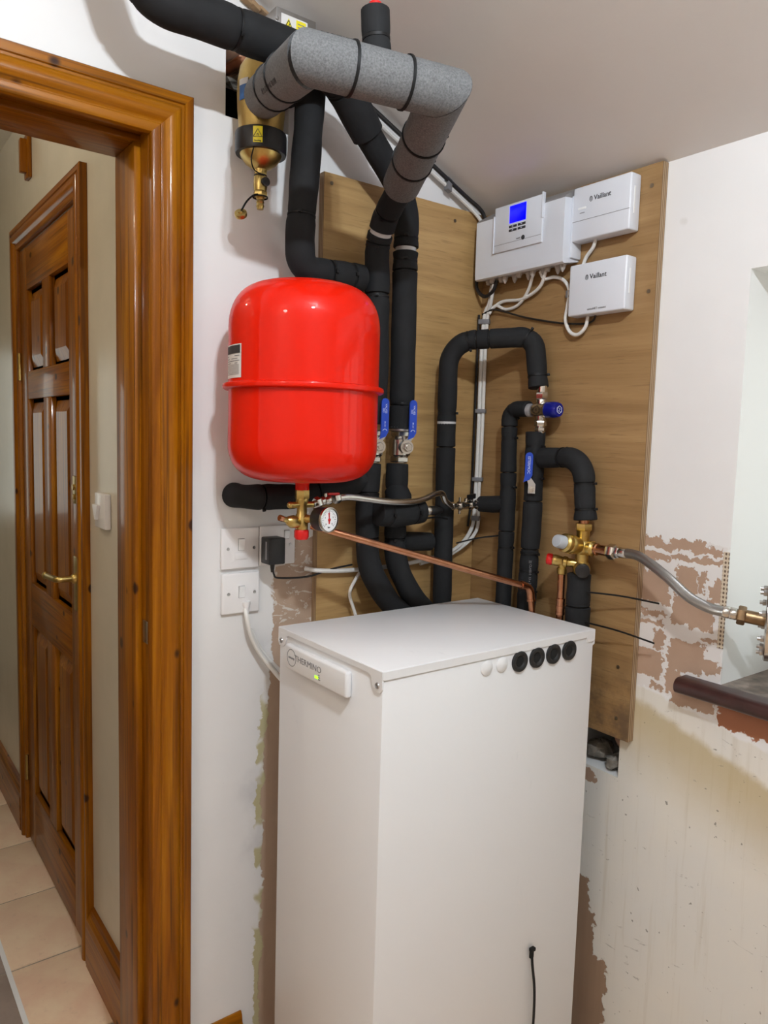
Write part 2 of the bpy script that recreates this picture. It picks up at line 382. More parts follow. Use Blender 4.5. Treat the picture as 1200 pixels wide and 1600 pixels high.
WL = {}
def finish(name, mb, mat, smooth):
    me = bpy.data.meshes.new(name); me.from_pydata(mb.v, [], mb.f)
    bm = bmesh.new(); bm.from_mesh(me); bmesh.ops.recalc_face_normals(bm, faces=bm.faces[:]); bm.to_mesh(me); bm.free()
    if smooth:
        for p in me.polygons: p.use_smooth = True
        me.set_sharp_from_angle(angle=math.radians(38))
    me.materials.append(M[mat] if isinstance(mat, str) else mat)
    return me
def obj(name, mb, mat, parent=None, loc=None, smooth=True, label=None, kind=None):
    """mesh in world coordinates; its origin is moved to the parent's origin (or loc)"""
    base = WL[parent] if parent is not None else V(loc or (0, 0, 0))
    for p in mb.v: p -= base
    me = finish(name, mb, mat, smooth)
    o = bpy.data.objects.new(name, me); COL.objects.link(o)
    if parent is not None: o.parent = parent
    else: o.location = base
    WL[o] = base.copy()
    if label: o['label'] = label
    if kind: o['kind'] = kind
    return o
def thing(name, label, cat, loc, group=None, kind=None):
    o = bpy.data.objects.new(name, None); COL.objects.link(o); o.empty_display_size = 0.02
    o.location = loc; WL[o] = V(loc); o['label'] = label
    if kind: o['kind'] = kind
    else: o['category'] = cat
    if group: o['group'] = group
    return o
def tag(o, label, cat, group=None):
    o['label'] = label; o['category'] = cat
    if group: o['group'] = group
    return o
def struct(name, mb, mat, label, smooth=False):
    o = obj(name, mb, mat, smooth=smooth); o['kind'] = 'structure'; o['label'] = label; return o
def shared(name, me, parent, pos):
    o = bpy.data.objects.new(name, me); COL.objects.link(o); o.parent = parent; o.location = V(pos)-WL[parent]; WL[o] = V(pos); return o

def fillet(pts, rads, n=9):
    pts = [V(p) for p in pts]; out = [pts[0]]
    if not isinstance(rads, (list, tuple)): rads = [rads]*(len(pts)-2)
    for i in range(1, len(pts)-1):
        a, b, c = pts[i-1], pts[i], pts[i+1]; u = (a-b).normalized(); v = (c-b).normalized()
        ang = u.angle(v); r = rads[i-1]
        if r <= 0 or ang > PI-0.02: out.append(b); continue
        t = min(r/math.tan(ang/2), (a-b).length*0.49, (c-b).length*0.49); r = t*math.tan(ang/2)
        ctr = b+(u+v).normalized()*(r/math.sin(ang/2))
        p0 = b+u*t-ctr; p1 = b+v*t-ctr; full = p0.angle(p1); axis = p0.cross(p1).normalized()
        for k in range(n+1):
            out.append(ctr+Matrix.Rotation(full*k/n, 3, axis) @ p0)
    out.append(pts[-1]); return out
def catmull(pts, n=8):
    pts = [V(p) for p in pts]; out = []
    P = [pts[0]*2-pts[1]]+pts+[pts[-1]*2-pts[-2]]
    for i in range(1, len(P)-2):
        a, b, c, d = P[i-1:i+3]
        for k in range(n):
            t = k/n
            out.append(0.5*((2*b)+(c-a)*t+(2*a-5*b+4*c-d)*t*t+(3*b-a-3*c+d)*t*t*t))
    out.append(pts[-1]); return out
class Path:
    def __init__(s, pts):
        s.p = [V(q) for q in pts]; s.s = [0.0]
        for a, b in zip(s.p, s.p[1:]): s.s.append(s.s[-1]+(b-a).length)
        s.L = s.s[-1]
    def at(s, d):
        d = max(0, min(s.L, d))
        for i in range(len(s.p)-1):
            if d <= s.s[i+1] or i == len(s.p)-2:
                t = (d-s.s[i])/max(1e-9, s.s[i+1]-s.s[i]); return s.p[i].lerp(s.p[i+1], t)
    def tan(s, d): return (s.at(d+0.004)-s.at(d-0.004)).normalized()
    def near(s, q):
        q = V(q); best = (1e9, 0)
        for k in range(401):
            d = s.L*k/400; e = (s.at(d)-q).length
            if e < best[0]: best = (e, d)
        return best[1]
def tie_ring(parent, path, d, r, head=None):
    c = path.at(d); t = path.tan(d); m = MB()
    m.lathe([(r-0.002, -0.0022), (r+0.0008, -0.0022), (r+0.0008, 0.0022), (r-0.002, 0.0022)], c, t, 24, cap=False)
    if head is not None:
        h = V(head); h = (h-t*h.dot(t)).normalized(); m.obox(c+h*(r+0.003), t, h, t.cross(h), 0.0055, 0.006, 0.0075, 0.0008)
    return obj('cable_tie', m, 'tie', parent)
def foam(parent, pts, r, cuts=(), ties=(), mat='foam', n=22, wob=0.02, heads=None, flare=(0, 0), gaps=()):
    """a run of foam pipe insulation: sleeve pieces between the cuts, nylon ties nipping the foam in"""
    pa = Path(pts); ds = [0.0]+[c*pa.L for c in cuts]+[pa.L]; ph = random.random()*6
    td = [q*pa.L for q in ties]
    obj('inner_pipe', MB().tube([pa.at(pa.L*(0.004+0.992*j/40)) for j in range(41)], r*0.80, 14), 'black', parent)
    for i in range(len(ds)-1):
        ga = 0.0045 if i in gaps else 0.0012; gb = 0.0045 if i+1 in gaps else 0.0012
        a, b = ds[i]+(ga if i else 0), ds[i+1]-(gb if i < len(ds)-2 else 0)
        k = max(3, int((b-a)/0.0065)); ss = [a+(b-a)*j/k for j in range(k+1)]
        ss = [a, a+0.0015]+ss[1:-1]+[b-0.0015, b]; pp = []; rr = []
        for j, q in enumerate(ss):
            f = 1+wob*math.sin(ph+q*43)+wob*0.6*math.sin(ph*2+q*91)
            for tq in td: f -= 0.075*math.exp(-((q-tq)/0.0075)**2)
            if flare[0]: f += flare[0]*math.exp(-((q-ds[0])/0.02)**2)
            if flare[1]: f += flare[1]*math.exp(-((q-ds[-1])/0.02)**2)
            if j in (0, len(ss)-1): f -= 0.09
            pp.append(pa.at(q)); rr.append(r*f)
        obj('foam_sleeve', MB().tube(pp, rr, n), mat, parent)
    for i, tq in enumerate(td):
        tie_ring(parent, pa, tq, r*0.945, None if heads is None else heads[i % len(heads)])
    return pa
def cable(name, label, pts, r, mat, group=None, n=8, cat='cable', sm=6):
    pp = catmull(pts, sm); o = obj(name, MB().tube(pp, r, n), mat, loc=pp[0]); return tag(o, label, cat, group)

_tc = {}
def text_mesh(txt, size, depth=0.0004):
    cu = bpy.data.curves.new('lettering', 'FONT'); cu.body = txt; cu.size = size; cu.align_x = 'CENTER'; cu.align_y = 'CENTER'; cu.extrude = depth; cu.resolution_u = 3
    o = bpy.data.objects.new('lettering', cu); COL.objects.link(o)
    bpy.context.view_layer.update()
    me = bpy.data.meshes.new_from_object(o.evaluated_get(bpy.context.evaluated_depsgraph_get()))
    vs = [v.co.copy() for v in me.vertices]; fs = [tuple(p.vertices) for p in me.polygons]
    bpy.data.objects.remove(o); bpy.data.curves.remove(cu); bpy.data.meshes.remove(me)
    return vs, fs
def lettering(parent, txt, size, c, right, up, mat='ink', name='lettering', xs=1.0, depth=0.0004):
    vs, fs = text_mesh(txt, size, depth); right, up = V(right).normalized(), V(up).normalized(); nrm = right.cross(up); c = V(c)
    return obj(name, MB().add([c+right*(p.x*xs)+up*p.y+nrm*p.z for p in vs], fs), mat, parent, smooth=False)
def wrap_text(parent, txt, size, p0, d, r, ref, mat='ink', flip=1):
    """print wrapped round a pipe: reads along d, centred at p0, on the side facing ref"""
    vs, fs = text_mesh(txt, size, 0.0002); d = V(d).normalized(); ref = V(ref); ref = (ref-d*ref.dot(d)).normalized(); side = ref.cross(d)*flip
    out = []
    for p in vs:
        an = p.y/r; out.append(V(p0)+d*p.x+(ref*math.cos(an)+side*math.sin(an))*(r+0.0004+p.z))
    return obj('lettering', MB().add(out, fs), mat, parent, smooth=False)

# ------------------------------------------------------------------ structure
def cells(us, vs, holes):
    out = []
    for i in range(len(us)-1):
        for j in range(len(vs)-1):
            cu, cv = (us[i]+us[i+1])/2, (vs[j]+vs[j+1])/2
            if not any(h[0] < cu < h[1] and h[2] < cv < h[3] for h in holes): out.append((us[i], us[i+1], vs[j], vs[j+1]))
    return out
def slab(axis, lo, hi, us, vs, holes):
    """wall with openings: solid cells welded into one mesh"""
    bm = bmesh.new()
    def q(ps): bm.faces.new([bm.verts.new(p) for p in ps])
    solid = cells(us, vs, holes)
    def P(u, v, t): return (t, u, v) if axis == 'x' else (u, t, v)
    S = set(solid)
    def issolid(cu, cv):
        return any(a < cu < b and c < cv < d for (a, b, c, d) in solid)
    e = 1e-4
    for (a, b, c, d) in solid:
        q([P(a, c, lo), P(b, c, lo), P(b, d, lo), P(a, d, lo)]); q([P(a, c, hi), P(a, d, hi), P(b, d, hi), P(b, c, hi)])
        mu, mv = (a+b)/2, (c+d)/2
        if not issolid(a-e, mv): q([P(a, c, lo), P(a, d, lo), P(a, d, hi), P(a, c, hi)])
        if not issolid(b+e, mv): q([P(b, c, lo), P(b, c, hi), P(b, d, hi), P(b, d, lo)])
        if not issolid(mu, c-e): q([P(a, c, lo), P(a, c, hi), P(b, c, hi), P(b, c, lo)])
        if not issolid(mu, d+e): q([P(a, d, lo), P(b, d, lo), P(b, d, hi), P(a, d, hi)])
    bmesh.ops.remove_doubles(bm, verts=bm.verts[:], dist=1e-5); bm.verts.index_update()
    m = MB().add([v.co.copy() for v in bm.verts], [tuple(v.index for v in f.verts) for f in bm.faces]); bm.free(); return m
YF, XB = -3.2, -2.6          # far ends of the room
WALL_T = 0.154
WIN = (-1.85, -0.700, 1.000, 1.786)
HOLE_R = (-0.485, -0.34, 0.734, 0.880)
HOLE_L = (-0.713, -0.572, 2.080, 2.205)
wr = struct('wall_right', slab('x', 0.0, 0.30, [YF, WIN[0], WIN[1], HOLE_R[0], HOLE_R[1], 0.16], [-0.08, HOLE_R[2], HOLE_R[3], WIN[2], WIN[3], 2.9], [WIN, HOLE_R]), 'wall_right', 'white plaster wall with window recess, peeled tile strip and yellow stain')
DX0, DX1, DZ = -1.72, -0.8665, 2.016
wl = struct('wall_left', slab('y', 0.0, WALL_T, [XB, DX0-0.03, DX1+0.03, HOLE_L[0], HOLE_L[1], 0.0], [-0.08, DZ+0.03, HOLE_L[2], HOLE_L[3], 2.9], [(DX0-0.03, DX1+0.03, -0.1, DZ+0.03), HOLE_L]), 'wall_left', 'white plaster wall with pine doorway and torn plaster edge')
struct('wall_back', slab('y', YF-0.1, YF, [XB-0.1, 0.3], [-0.08, 2.9], []), 'rearpaint', 'plain warm grey wall behind the camera')
struct('wall_far', slab('x', XB-0.1, XB, [YF, 0.0], [-0.08, 2.9], []), 'rearpaint', 'plain warm grey wall opposite the window wall')
# recess backs: black sheets added for the dark inside the holes
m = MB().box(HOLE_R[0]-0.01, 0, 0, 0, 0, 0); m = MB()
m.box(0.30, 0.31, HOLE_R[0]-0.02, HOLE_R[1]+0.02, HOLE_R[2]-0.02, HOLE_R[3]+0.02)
struct('trim_1', m, 'blackmatt', 'black sheet added for the shade in the hole under the plywood')
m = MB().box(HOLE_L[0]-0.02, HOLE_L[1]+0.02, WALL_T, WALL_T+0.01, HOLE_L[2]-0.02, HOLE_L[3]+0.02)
struct('trim_2', m, 'blackmatt', 'black sheet added for shade and against light leaks in the pipe hole')
# ceiling: slope rising from the window wall, then level
def cz(x): return 2.022-0.447*x
m = MB(); prof = [(0.02, cz(0.02)), (-1.40, cz(-1.40)), (XB, cz(-1.40)), (XB, cz(-1.40)+0.12), (-1.43, cz(-1.40)+0.12), (0.02, cz(0.02)+0.14)]
m.prism([(x, 0.0, z) for x, z in prof], (0, YF, 0))
struct('ceiling', m, 'ceiling', 'pale painted ceiling sloping down to the window wall')
# floor slab and tiles
m = MB().box(XB, 0.0, YF, 0.0, -0.08, -0.004); m.box(-2.2, -0.70, 0.0, 3.4, -0.08, -0.004)
floor = struct('floor', m, 'terracotta_gap', 'terracotta tiled floor running through the doorway')
TP = 0.335
mt = MB().box(-TP/2+0.004, TP/2-0.004, -TP/2+0.004, TP/2-0.004, -0.02, 0.0, 0.0025)
tile_me = finish('tile', mt, 'tile', True)
mt = MB().box(-TP/2+0.006, TP/2-0.006, -TP/2+0.004, TP/2-0.004, -0.02, 0.0, 0.0025)
tile_me2 = finish('tile', mt, 'tilegrey', True)
for i in range(-6, 4):
    for j in range(-11, 11):
        x0 = -1.017+i*TP; y0 = 0.665+j*TP
        cx_, cy_ = x0+TP/2, y0+TP/2
        inroom = XB < x0 and x0+TP < 0.05 and y0+TP < 0.02 and y0 > YF
        inhall = -2.2 < x0 and x0+TP < -0.6 and y0 >= -0.01 and y0+TP < 3.4
        if inroom or inhall: shared('tile', tile_me if i >= 0 or not inhall else tile_me2, floor, (cx_, cy_, 0))
st7 = struct('trim_7', MB().box(-1.0235, -1.0115, WALL_T, 2.6, -0.004, 0.0008), 'paintwhite', 'white grout line between the terracotta and grey hall tiles')
# hall shell
HX = -0.820
LY0, LY1 = 0.645, 1.355           # hall door leaf
struct('wall_hall_right', slab('x', HX, HX+0.10, [WALL_T, LY0, LY1, 3.4], [-0.08, 2.045, 2.45], [(LY0, LY1, -0.1, 2.045)]), 'hallpaint', 'cream silk painted hall wall beyond the doorway')
struct('wall_hall_left', slab('x', -2.25, -2.2, [WALL_T, 3.4], [-0.08, 2.45], []), 'hallpaint', 'cream hall wall facing the panelled door')
struct('wall_hall_end', slab('y', 3.4, 3.5, [-2.25, -1.75, -1.15, -0.7], [-0.08, 0.9, 1.95, 2.45], [(-1.75, -1.15, 0.9, 1.95)]), 'hallpaint', 'cream end wall of the hall with a window')
struct('wall_sky_block', MB().box(HX+0.10, HX+0.115, 0.55, 1.45, 0.0, 2.2), 'hallpaint', 'added unseen panel closing off sky light behind the hall door')  # panel added to stop sky light showing round the hall door
struct('ceiling_hall', MB().box(-2.25, -0.7, WALL_T, 3.5, 2.45, 2.5), 'hallpaint', 'cream hall ceiling')

def glass_mat():
    t = NT('window_glass'); nt = t.t
    tr = t.n('ShaderNodeBsdfTransparent'); gl = t.n('ShaderNodeBsdfGlossy'); gl.inputs['Roughness'].default_value = 0.02
    mx = t.n('ShaderNodeMixShader'); mx.inputs[0].default_value = 0.10
    nt.links.new(tr.outputs[0], mx.inputs[1]); nt.links.new(gl.outputs[0], mx.inputs[2]); nt.links.new(mx.outputs[0], nt.nodes['Material Output'].inputs['Surface'])
    return t.m
M['glass'] = glass_mat()
# window in the right wall: frame with two casements and panes
wn = thing('window_1', 'white framed window deep in the right wall recess', '', (0.24, -1.275, 1.0), kind='structure')
yy0, yy1, zz0, zz1 = WIN
m = MB()
for a in ((yy0, yy0+0.05, zz0, zz1), (yy1-0.05, yy1, zz0, zz1), (yy0+0.05, yy1-0.05, zz0, zz0+0.05), (yy0+0.05, yy1-0.05, zz1-0.05, zz1), ((yy0+yy1)/2-0.03, (yy0+yy1)/2+0.03, zz0+0.05, zz1-0.05)):
    m.box(0.22, 0.28, a[0], a[1], a[2], a[3], 0.004)
obj('window_frame', m, 'socket', wn)
for a, b in ((yy0+0.05, (yy0+yy1)/2-0.03), ((yy0+yy1)/2+0.03, yy1-0.05)):
    obj('pane', MB().box(0.248, 0.252, a, b, zz0+0.05, zz1-0.05), 'glass', wn, smooth=False)
wn2 = thing('window_2', 'small window at the far end of the hall', '', (-1.45, 3.44, 0.9), kind='structure')
m = MB()
for a in ((-1.75, -1.70, 0.9, 1.95), (-1.20, -1.15, 0.9, 1.95), (-1.70, -1.20, 0.9, 0.95), (-1.70, -1.20, 1.90, 1.95)): m.box(a[0], a[1], 3.42, 3.47, a[2], a[3], 0.004)
obj('window_frame', m, 'socket', wn2)
obj('pane', MB().box(-1.70, -1.20, 3.443, 3.447, 0.95, 1.90), 'glass', wn2, smooth=False)

# doorway: architrave legs and head with mitred moulding, lining and stop
AP = [(0.0, 0.0), (0.0, 0.020), (0.002, 0.022), (0.017, 0.022), (0.0185, 0.0185), (0.023, 0.0185), (0.0245, 0.021), (0.030, 0.0245), (0.038, 0.0262), (0.046, 0.0255), (0.052, 0.022), (0.0555, 0.017), (0.059, 0.0145), (0.061, 0.0145), (0.0635, 0.0165), (0.074, 0.0165), (0.0785, 0.014), (0.080, 0.010), (0.080, 0.0)]
def moulding(corners, nrm, prof, inward):
    """legs of a mitred frame. corners: 4 points (foot, head, head, foot), inward(i,w) gives the corner moved in by w"""
    out = []
    for i in range(3):
        m = MB(); n = len(prof); vs = []
        for k in (i, i+1):
            for (w_, d_) in prof: vs.append(inward(k, w_)+V(nrm)*d_)
        fs = [(j, (j+1) % n, n+(j+1) % n, n+j) for j in range(n)]+[tuple(range(n-1, -1, -1)), tuple(range(n, 2*n))]
        out.append(m.add(vs, fs))
    return out
AX1, AX0, AZ = -0.7860, DX0-0.0805, 2.0860
def inw(k, w_):
    x = (AX1-w_) if k < 2 else (AX0+w_); z = 0.0 if k in (0, 3) else AZ-w_
    return V((x, 0.0, z))
dr = thing('door_1', 'varnished pine door frame round the open doorway to the hall', '', (-1.29, 0.0, 0.0), kind='structure')
for i, mm in enumerate(moulding(None, (0, -1, 0), AP, inw)): obj('architrave', mm, 'pine_x' if i == 1 else 'pine_z', dr)
ls = [MB().box(DX1, DX1+0.0299, 0.0002, WALL_T, 0, DZ+0.0299), MB().box(DX0-0.0299, DX0, 0.0002, WALL_T, 0, DZ+0.0299), MB().box(DX0, DX1, 0.0002, WALL_T, DZ, DZ+0.0299)]
for i, mm in enumerate(ls): obj('door_lining', mm, 'pine_x' if i == 2 else 'pine_z', dr)
SX = 0.013
obj('door_stop', MB().box(DX1-SX, DX1, 0.040, WALL_T, 0, DZ-SX, 0.0015), 'pine_z', dr)
obj('door_stop', MB().box(DX0, DX0+SX, 0.040, WALL_T, 0, DZ-SX, 0.0015), 'pine_z', dr)
obj('door_stop', MB().box(DX0, DX1, 0.040, WALL_T, DZ-SX, DZ, 0.0015), 'pine_x', dr)
kp = obj('strike_plate', MB().box(DX1-0.0025, DX1, 0.006, 0.030, 1.040, 1.085, 0.001), 'screw', dr, label='tarnished metal strike plate')
# baseboard stub on the left wall, hall baseboards
def skirting(name, x0, x1, label):
    pr = [(0, 0), (0.018, 0), (0.018, 0.125), (0.015, 0.140), (0.010, 0.150), (0.008, 0.163), (0.004, 0.170), (0, 0.170)]
    m = MB(); m.prism([(x0, -d, z) for d, z in pr], (x1-x0, 0, 0)); return struct(name, m, 'pine_x', label)
skirting('baseboard_left', AX1+0.0005, -0.660, 'short stub of varnished pine baseboard beside the doorway')
pr = [(0, 0), (0.022, 0), (0.022, 0.118), (0.019, 0.134), (0.012, 0.146), (0.008, 0.160), (0, 0.165)]
for k, (a, b) in enumerate(((WALL_T, 0.570), (1.430, 3.4))):
    m = MB().prism([(HX-d, a, z) for d, z in pr], (0, b-a, 0)); struct('baseboard_hall_%d' % (k+1), m, 'pine_y', ['varnished pine hall baseboard in front of the panelled door', 'varnished pine hall baseboard past the panelled door'][k])

# hall door: six raised panels
d2 = thing('door_2', 'six panel pine door closed in the hall wall', '', (HX, 1.0, 0.0), kind='structure')
def inw2(k, w_):
    y = (0.570+w_) if k < 2 else (1.430-w_); z = 0.0 if k in (0, 3) else 2.118-w_
    return V((HX, y, z))
AP2 = [(w_*0.072/0.08, d_*0.9) for w_, d_ in AP]
for i, mm in enumerate(moulding(None, (-1, 0, 0), AP2, inw2)): obj('architrave', mm, 'pine_y' if i == 1 else 'pine_z', d2)
fx = HX-0.004
rails = [(0.0, 0.205), (0.800, 0.945), (1.555, 1.645), (1.905, 2.04)]
st = [(LY0+0.003, LY0+0.100), (0.955, 1.045), (LY1-0.100, LY1-0.003)]
for a, b in (st[0], st[2]): obj('stile', MB().box(fx, fx+0.035, a, b, 0.005, 2.04, 0.002), 'pine_z', d2)
for a, b in rails: obj('rail', MB().box(fx, fx+0.035, st[0][1], st[2][0], max(a, 0.005), b, 0.002), 'pine_y', d2)
for (a, b), (c, d) in zip(rails, rails[1:]): obj('mullion', MB().box(fx, fx+0.035, st[1][0], st[1][1], b, c, 0.002), 'pine_z', d2)
for (a, b), (c, d) in zip(rails, rails[1:]):
    for y0, y1 in ((st[0][1], st[1][0]), (st[1][1], st[2][0])):
        m = MB(); x1 = fx+0.016; x0 = fx+0.004; e = 0.045; i2 = 0.055
        vs = [(x1, y0, b), (x1, y1, b), (x1, y1, c), (x1, y0, c), (x1, y0+0.012, b+0.012), (x1, y1-0.012, b+0.012), (x1, y1-0.012, c-0.012), (x1, y0+0.012, c-0.012),
              (x0, y0+e, b+e), (x0, y1-e, b+e), (x0, y1-e, c-e), (x0, y0+e, c-e)]
        fs = [(0, 1, 5, 4), (1, 2, 6, 5), (2, 3, 7, 6), (3, 0, 4, 7), (4, 5, 9, 8), (5, 6, 10, 9), (6, 7, 11, 10), (7, 4, 8, 11), (8, 9, 10, 11)]
        m.add(vs, fs); m.box(x1, x1+0.01, y0, y1, b, c); obj('panel', m, 'pine_z', d2, smooth=False)
hd = obj('handle_plate', MB().box(fx-0.005, fx, 0.665, 0.705, 0.965, 1.115, 0.002), 'brass', d2, label='brass lever handle plate')
m = MB().tube(fillet([(fx-0.004, 0.685, 1.055), (fx-0.052, 0.685, 1.055), (fx-0.056, 0.790, 1.050)], 0.012, 5), 0.0085, 12); m.sphere((fx-0.056, 0.793, 1.050), 0.011); m.lathe([(0.014, 0), (0.013, 0.008), (0.009, 0.012)], (fx-0.004, 0.685, 1.055), (-1, 0, 0), 16)
obj('lever', m, 'brass', hd)
lk = obj('lock_plate', MB().box(fx-0.006, fx, 0.665, 0.702, 1.260, 1.335, 0.002), 'brass', d2, label='brass bolt plate above the handle')
m = MB().cyl((fx-0.006, 0.683, 1.305), (fx-0.011, 0.683, 1.305), 0.008, 14); m.box(fx-0.010, fx-0.006, 0.676, 0.690, 1.272, 1.286, 0.001); obj('thumb_turn', m, 'brass', lk)
for z in (0.22, 1.62): obj('hinge', MB().cyl((fx-0.004, LY1+0.001, z), (fx-0.004, LY1+0.001, z+0.09), 0.006, 10), 'brass', d2)

# tile sill (front bullnose and dusty top), corner bead, reveal
tr = obj('trim_3', MB().box(-0.001, 0.22, WIN[0], WIN[1], 0.975, 1.0045), 'silltop', smooth=False); tr['kind'] = 'structure'; tr['label'] = 'dusty tiled ledge inside the window recess'
m = MB(); prf = [(-0.044+0.015-0.015*math.cos(a), 0.9895+0.0155*math.sin(a)) for a in [(-90+18*i)*PI/180 for i in range(11)]]
poly = [(x, 0, z) for x, z in [(0.0, 0.974)]+[(-0.029-0.015*math.cos((-90+18*i)*PI/180), 0.9895+0.0155*math.sin((-90+18*i)*PI/180)) for i in range(11)]+[(0.0, 1.005)]]
m.prism([(x, -0.628, z) for x, _, z in poly], (0, -1.25, 0))
so = obj('trim_4', m, 'sill'); so['kind'] = 'structure'; so['label'] = 'dark glazed bullnose tile edge of the window sill'
m = MB().box(-0.0012, 0.0, -0.700, -0.688, 1.075, 1.262)
g = NT('perforated_bead'); vo = g.n('ShaderNodeTexVoronoi'); g.t.links.new(g.coord((1, 150, 120)), vo.inputs['Vector']); vo.inputs['Scale'].default_value = 1.0; vo.inputs['Randomness'].default_value = 0.0
g.base(g.mix(g.step(vo.outputs['Distance'], 0.36, 0.26), (0.62, 0.53, 0.40), (0.14, 0.09, 0.06))); g.set(Roughness=0.6); M['bead'] = g.m
so = obj('trim_5', m, 'bead', smooth=False); so['kind'] = 'structure'; so['label'] = 'perforated metal plaster bead on the window recess corner'
# split wood and plaster along the ceiling edge
m = MB()
for k in range(9):
    x = -0.64-0.018*k; m.obox((x, -0.012, cz(x)-0.016-0.004*(k % 3)), (1, 0.1*(k % 2), -0.44), (0, 1, 0), (0.4, 0, 1), 0.022, 0.016, 0.006+0.003*(k % 2), 0.001)
so = obj('trim_6', m, 'bare_timber'); so['kind'] = 'structure'; so['label'] = 'broken brown lath along the ceiling edge'
# rubble in the two holes
def lump(name, c, s, mat, label, cat):
    m = MB().sphere((0, 0, 0), 1.0, 10)
    for p in m.v: p *= random.uniform(0.78, 1.15)
    m.v = [V(c)+V((p.x*s[0], p.y*s[1], p.z*s[2])) for p in m.v]
    for p in m.v: p.z = max(p.z, c[2]-s[2]*0.8)
    return tag(obj(name, m, mat, loc=(c[0], c[1], c[2]-s[2]), smooth=False), label, cat, 'rubble in the wall hole')
for k, (y, z, sy, sz, x, mat, lb) in enumerate([(-0.40, 0.760, 0.034, 0.022, 0.05, 'stone', 'grey stone lump lying at the front of the wall hole'), (-0.455, 0.752, 0.024, 0.018, 0.04, 'stone', 'dark stone lump by the side of the wall hole'), (-0.43, 0.768, 0.05, 0.03, 0.13, 'stone', 'large stone deep inside the wall hole'), (-0.468, 0.812, 0.015, 0.040, 0.05, 'brickbit', 'upright shard of pink plaster in the wall hole')]):
    lump('rubble_stone', (x, y, z), (0.035, sy, sz), mat, lb, 'stone')

# ------------------------------------------------------------------ room lamp (behind the camera), added fill lamps in room and hall
def lamp_thing(name, label, pos, n, watts, colr, sep, ceil, soft=0.016):
    t = thing(name, label, 'lamp', pos)
    p = V(pos); m = MB().box(p.x-0.08, p.x+0.08, p.y-0.03, p.y+0.03, ceil-0.03, ceil, 0.006); obj('ceiling_bar', m, 'socket', t)
    for k in range(n):
        q = p+V(((k-(n-1)/2)*sep, 0, 0))
        obj('stem', MB().cyl(q+V((0, 0, 0.05)), (q.x, q.y, ceil-0.028), 0.006, 8), 'chrome', t)
        obj('lamp_holder', MB().lathe([(0.010, 0.0), (0.022, 0.004), (0.022, 0.025), (0.012, 0.034)], q+V((0, 0, 0.032)), (0, 0, 1), 16), 'chrome', t)
        ld = bpy.data.lights.new('bulb', 'POINT'); ld.energy = watts/n; ld.color = colr; ld.shadow_soft_size = soft
        lo = bpy.data.objects.new('bulb_light', ld); COL.objects.link(lo); lo.location = q-p; lo.parent = t
lamp_thing('ceiling_lamp', 'white ceiling bar with two bulbs behind the camera', LAMP_POS, 2, LAMP_WATTS, (0.91, 1.0, 1.08), 0.050, cz(-1.04))
lamp_thing('ceiling_lamp', 'added single bulb fill lamp at the far end of the ceiling', FILL_LAMP_POS, 1, FILL_LAMP_WATTS, (1.0, 0.94, 0.87), 0.1, cz(-1.40), 0.09)  # extra lamp added as warm fill for ceiling, window wall and hall
lamp_thing('hall_fill_lamp', 'added single bulb fill lamp on the hall ceiling', (-1.60, 0.75, 2.30), 1, HALL_FILL_WATTS, (1.0, 0.9, 0.75), 0.1, 2.45)  # unseen lamp added to lift the dim hall

# ------------------------------------------------------------------ plywood boards
PT = 0.018
pb = thing('plywood_board', 'plywood board behind the tall black pipes, knot screw at top', 'board', (-0.256, -0.009, 0.83))
obj('board_face', MB().box(-0.4935, -0.0185, -PT, -0.0002, 0.829, 2.0204), 'ply_x', pb, smooth=False)
obj('board_edge', MB().box(-0.4943, -0.4935, -PT, -0.0002, 0.829, 2.0204), 'plyedge', pb, smooth=False)
pb2 = thing('plywood_board', 'plywood board carrying the control box and mixing valves', 'board', (-0.009, -0.267, 0.83))
obj('board_face', MB().box(-PT, -0.0002, -0.5159, -0.0005, 0.829, 2.0204), 'ply_y', pb2, smooth=False)
obj('board_edge', MB().box(-PT, -0.0002, -0.5167, -0.5159, 0.829, 2.0204), 'plyedge', pb2, smooth=False)
ms = MB().lathe([(0.0001, -0.0012), (0.002, -0.0008), (0.0042, 0.0004), (0.0042, 0.0010)], (0, 0, 0), (0, -1, 0), 12)
sc_me = finish('screw', ms, 'screw', True)
for x, z in ((-0.4754, 2.000), (-0.455, 1.42), (-0.12, 1.99)): shared('screw', sc_me, pb, (x, -PT-0.0004, z))
ms = MB().lathe([(0.0001, -0.0012), (0.002, -0.0008), (0.0042, 0.0004), (0.0042, 0.0010)], (0, 0, 0), (-1, 0, 0), 12)
sc_me2 = finish('screw', ms, 'screw', True)
for y, z in ((-0.4938, 1.9784), (-0.5013, 1.7704), (-0.4822, 0.9852), (-0.4851, 0.8726), (-0.47, 1.236)): shared('screw', sc_me2, pb2, (-PT-0.0004, y, z))

# ------------------------------------------------------------------ heat battery cabinet
BX0, BX1, BY0, BY1, BZ = -0.6513, -0.1050, -0.4821, -0.1353, 1.0798
hb = thing('heat_battery', 'tall white steel heat store cabinet with black grommets on its side', 'cabinet', ((BX0+BX1)/2, (BY0+BY1)/2, 0))
obj('casing', MB().box(BX0+0.0015, BX1-0.0015, BY0+0.0015, BY1-0.0015, 0.0, BZ-0.006, 0.002), 'casing', hb)
m = MB().box(BX0, BX1, BY0, BY1, BZ-0.0025, BZ, 0.0008)
LT = 0.0012
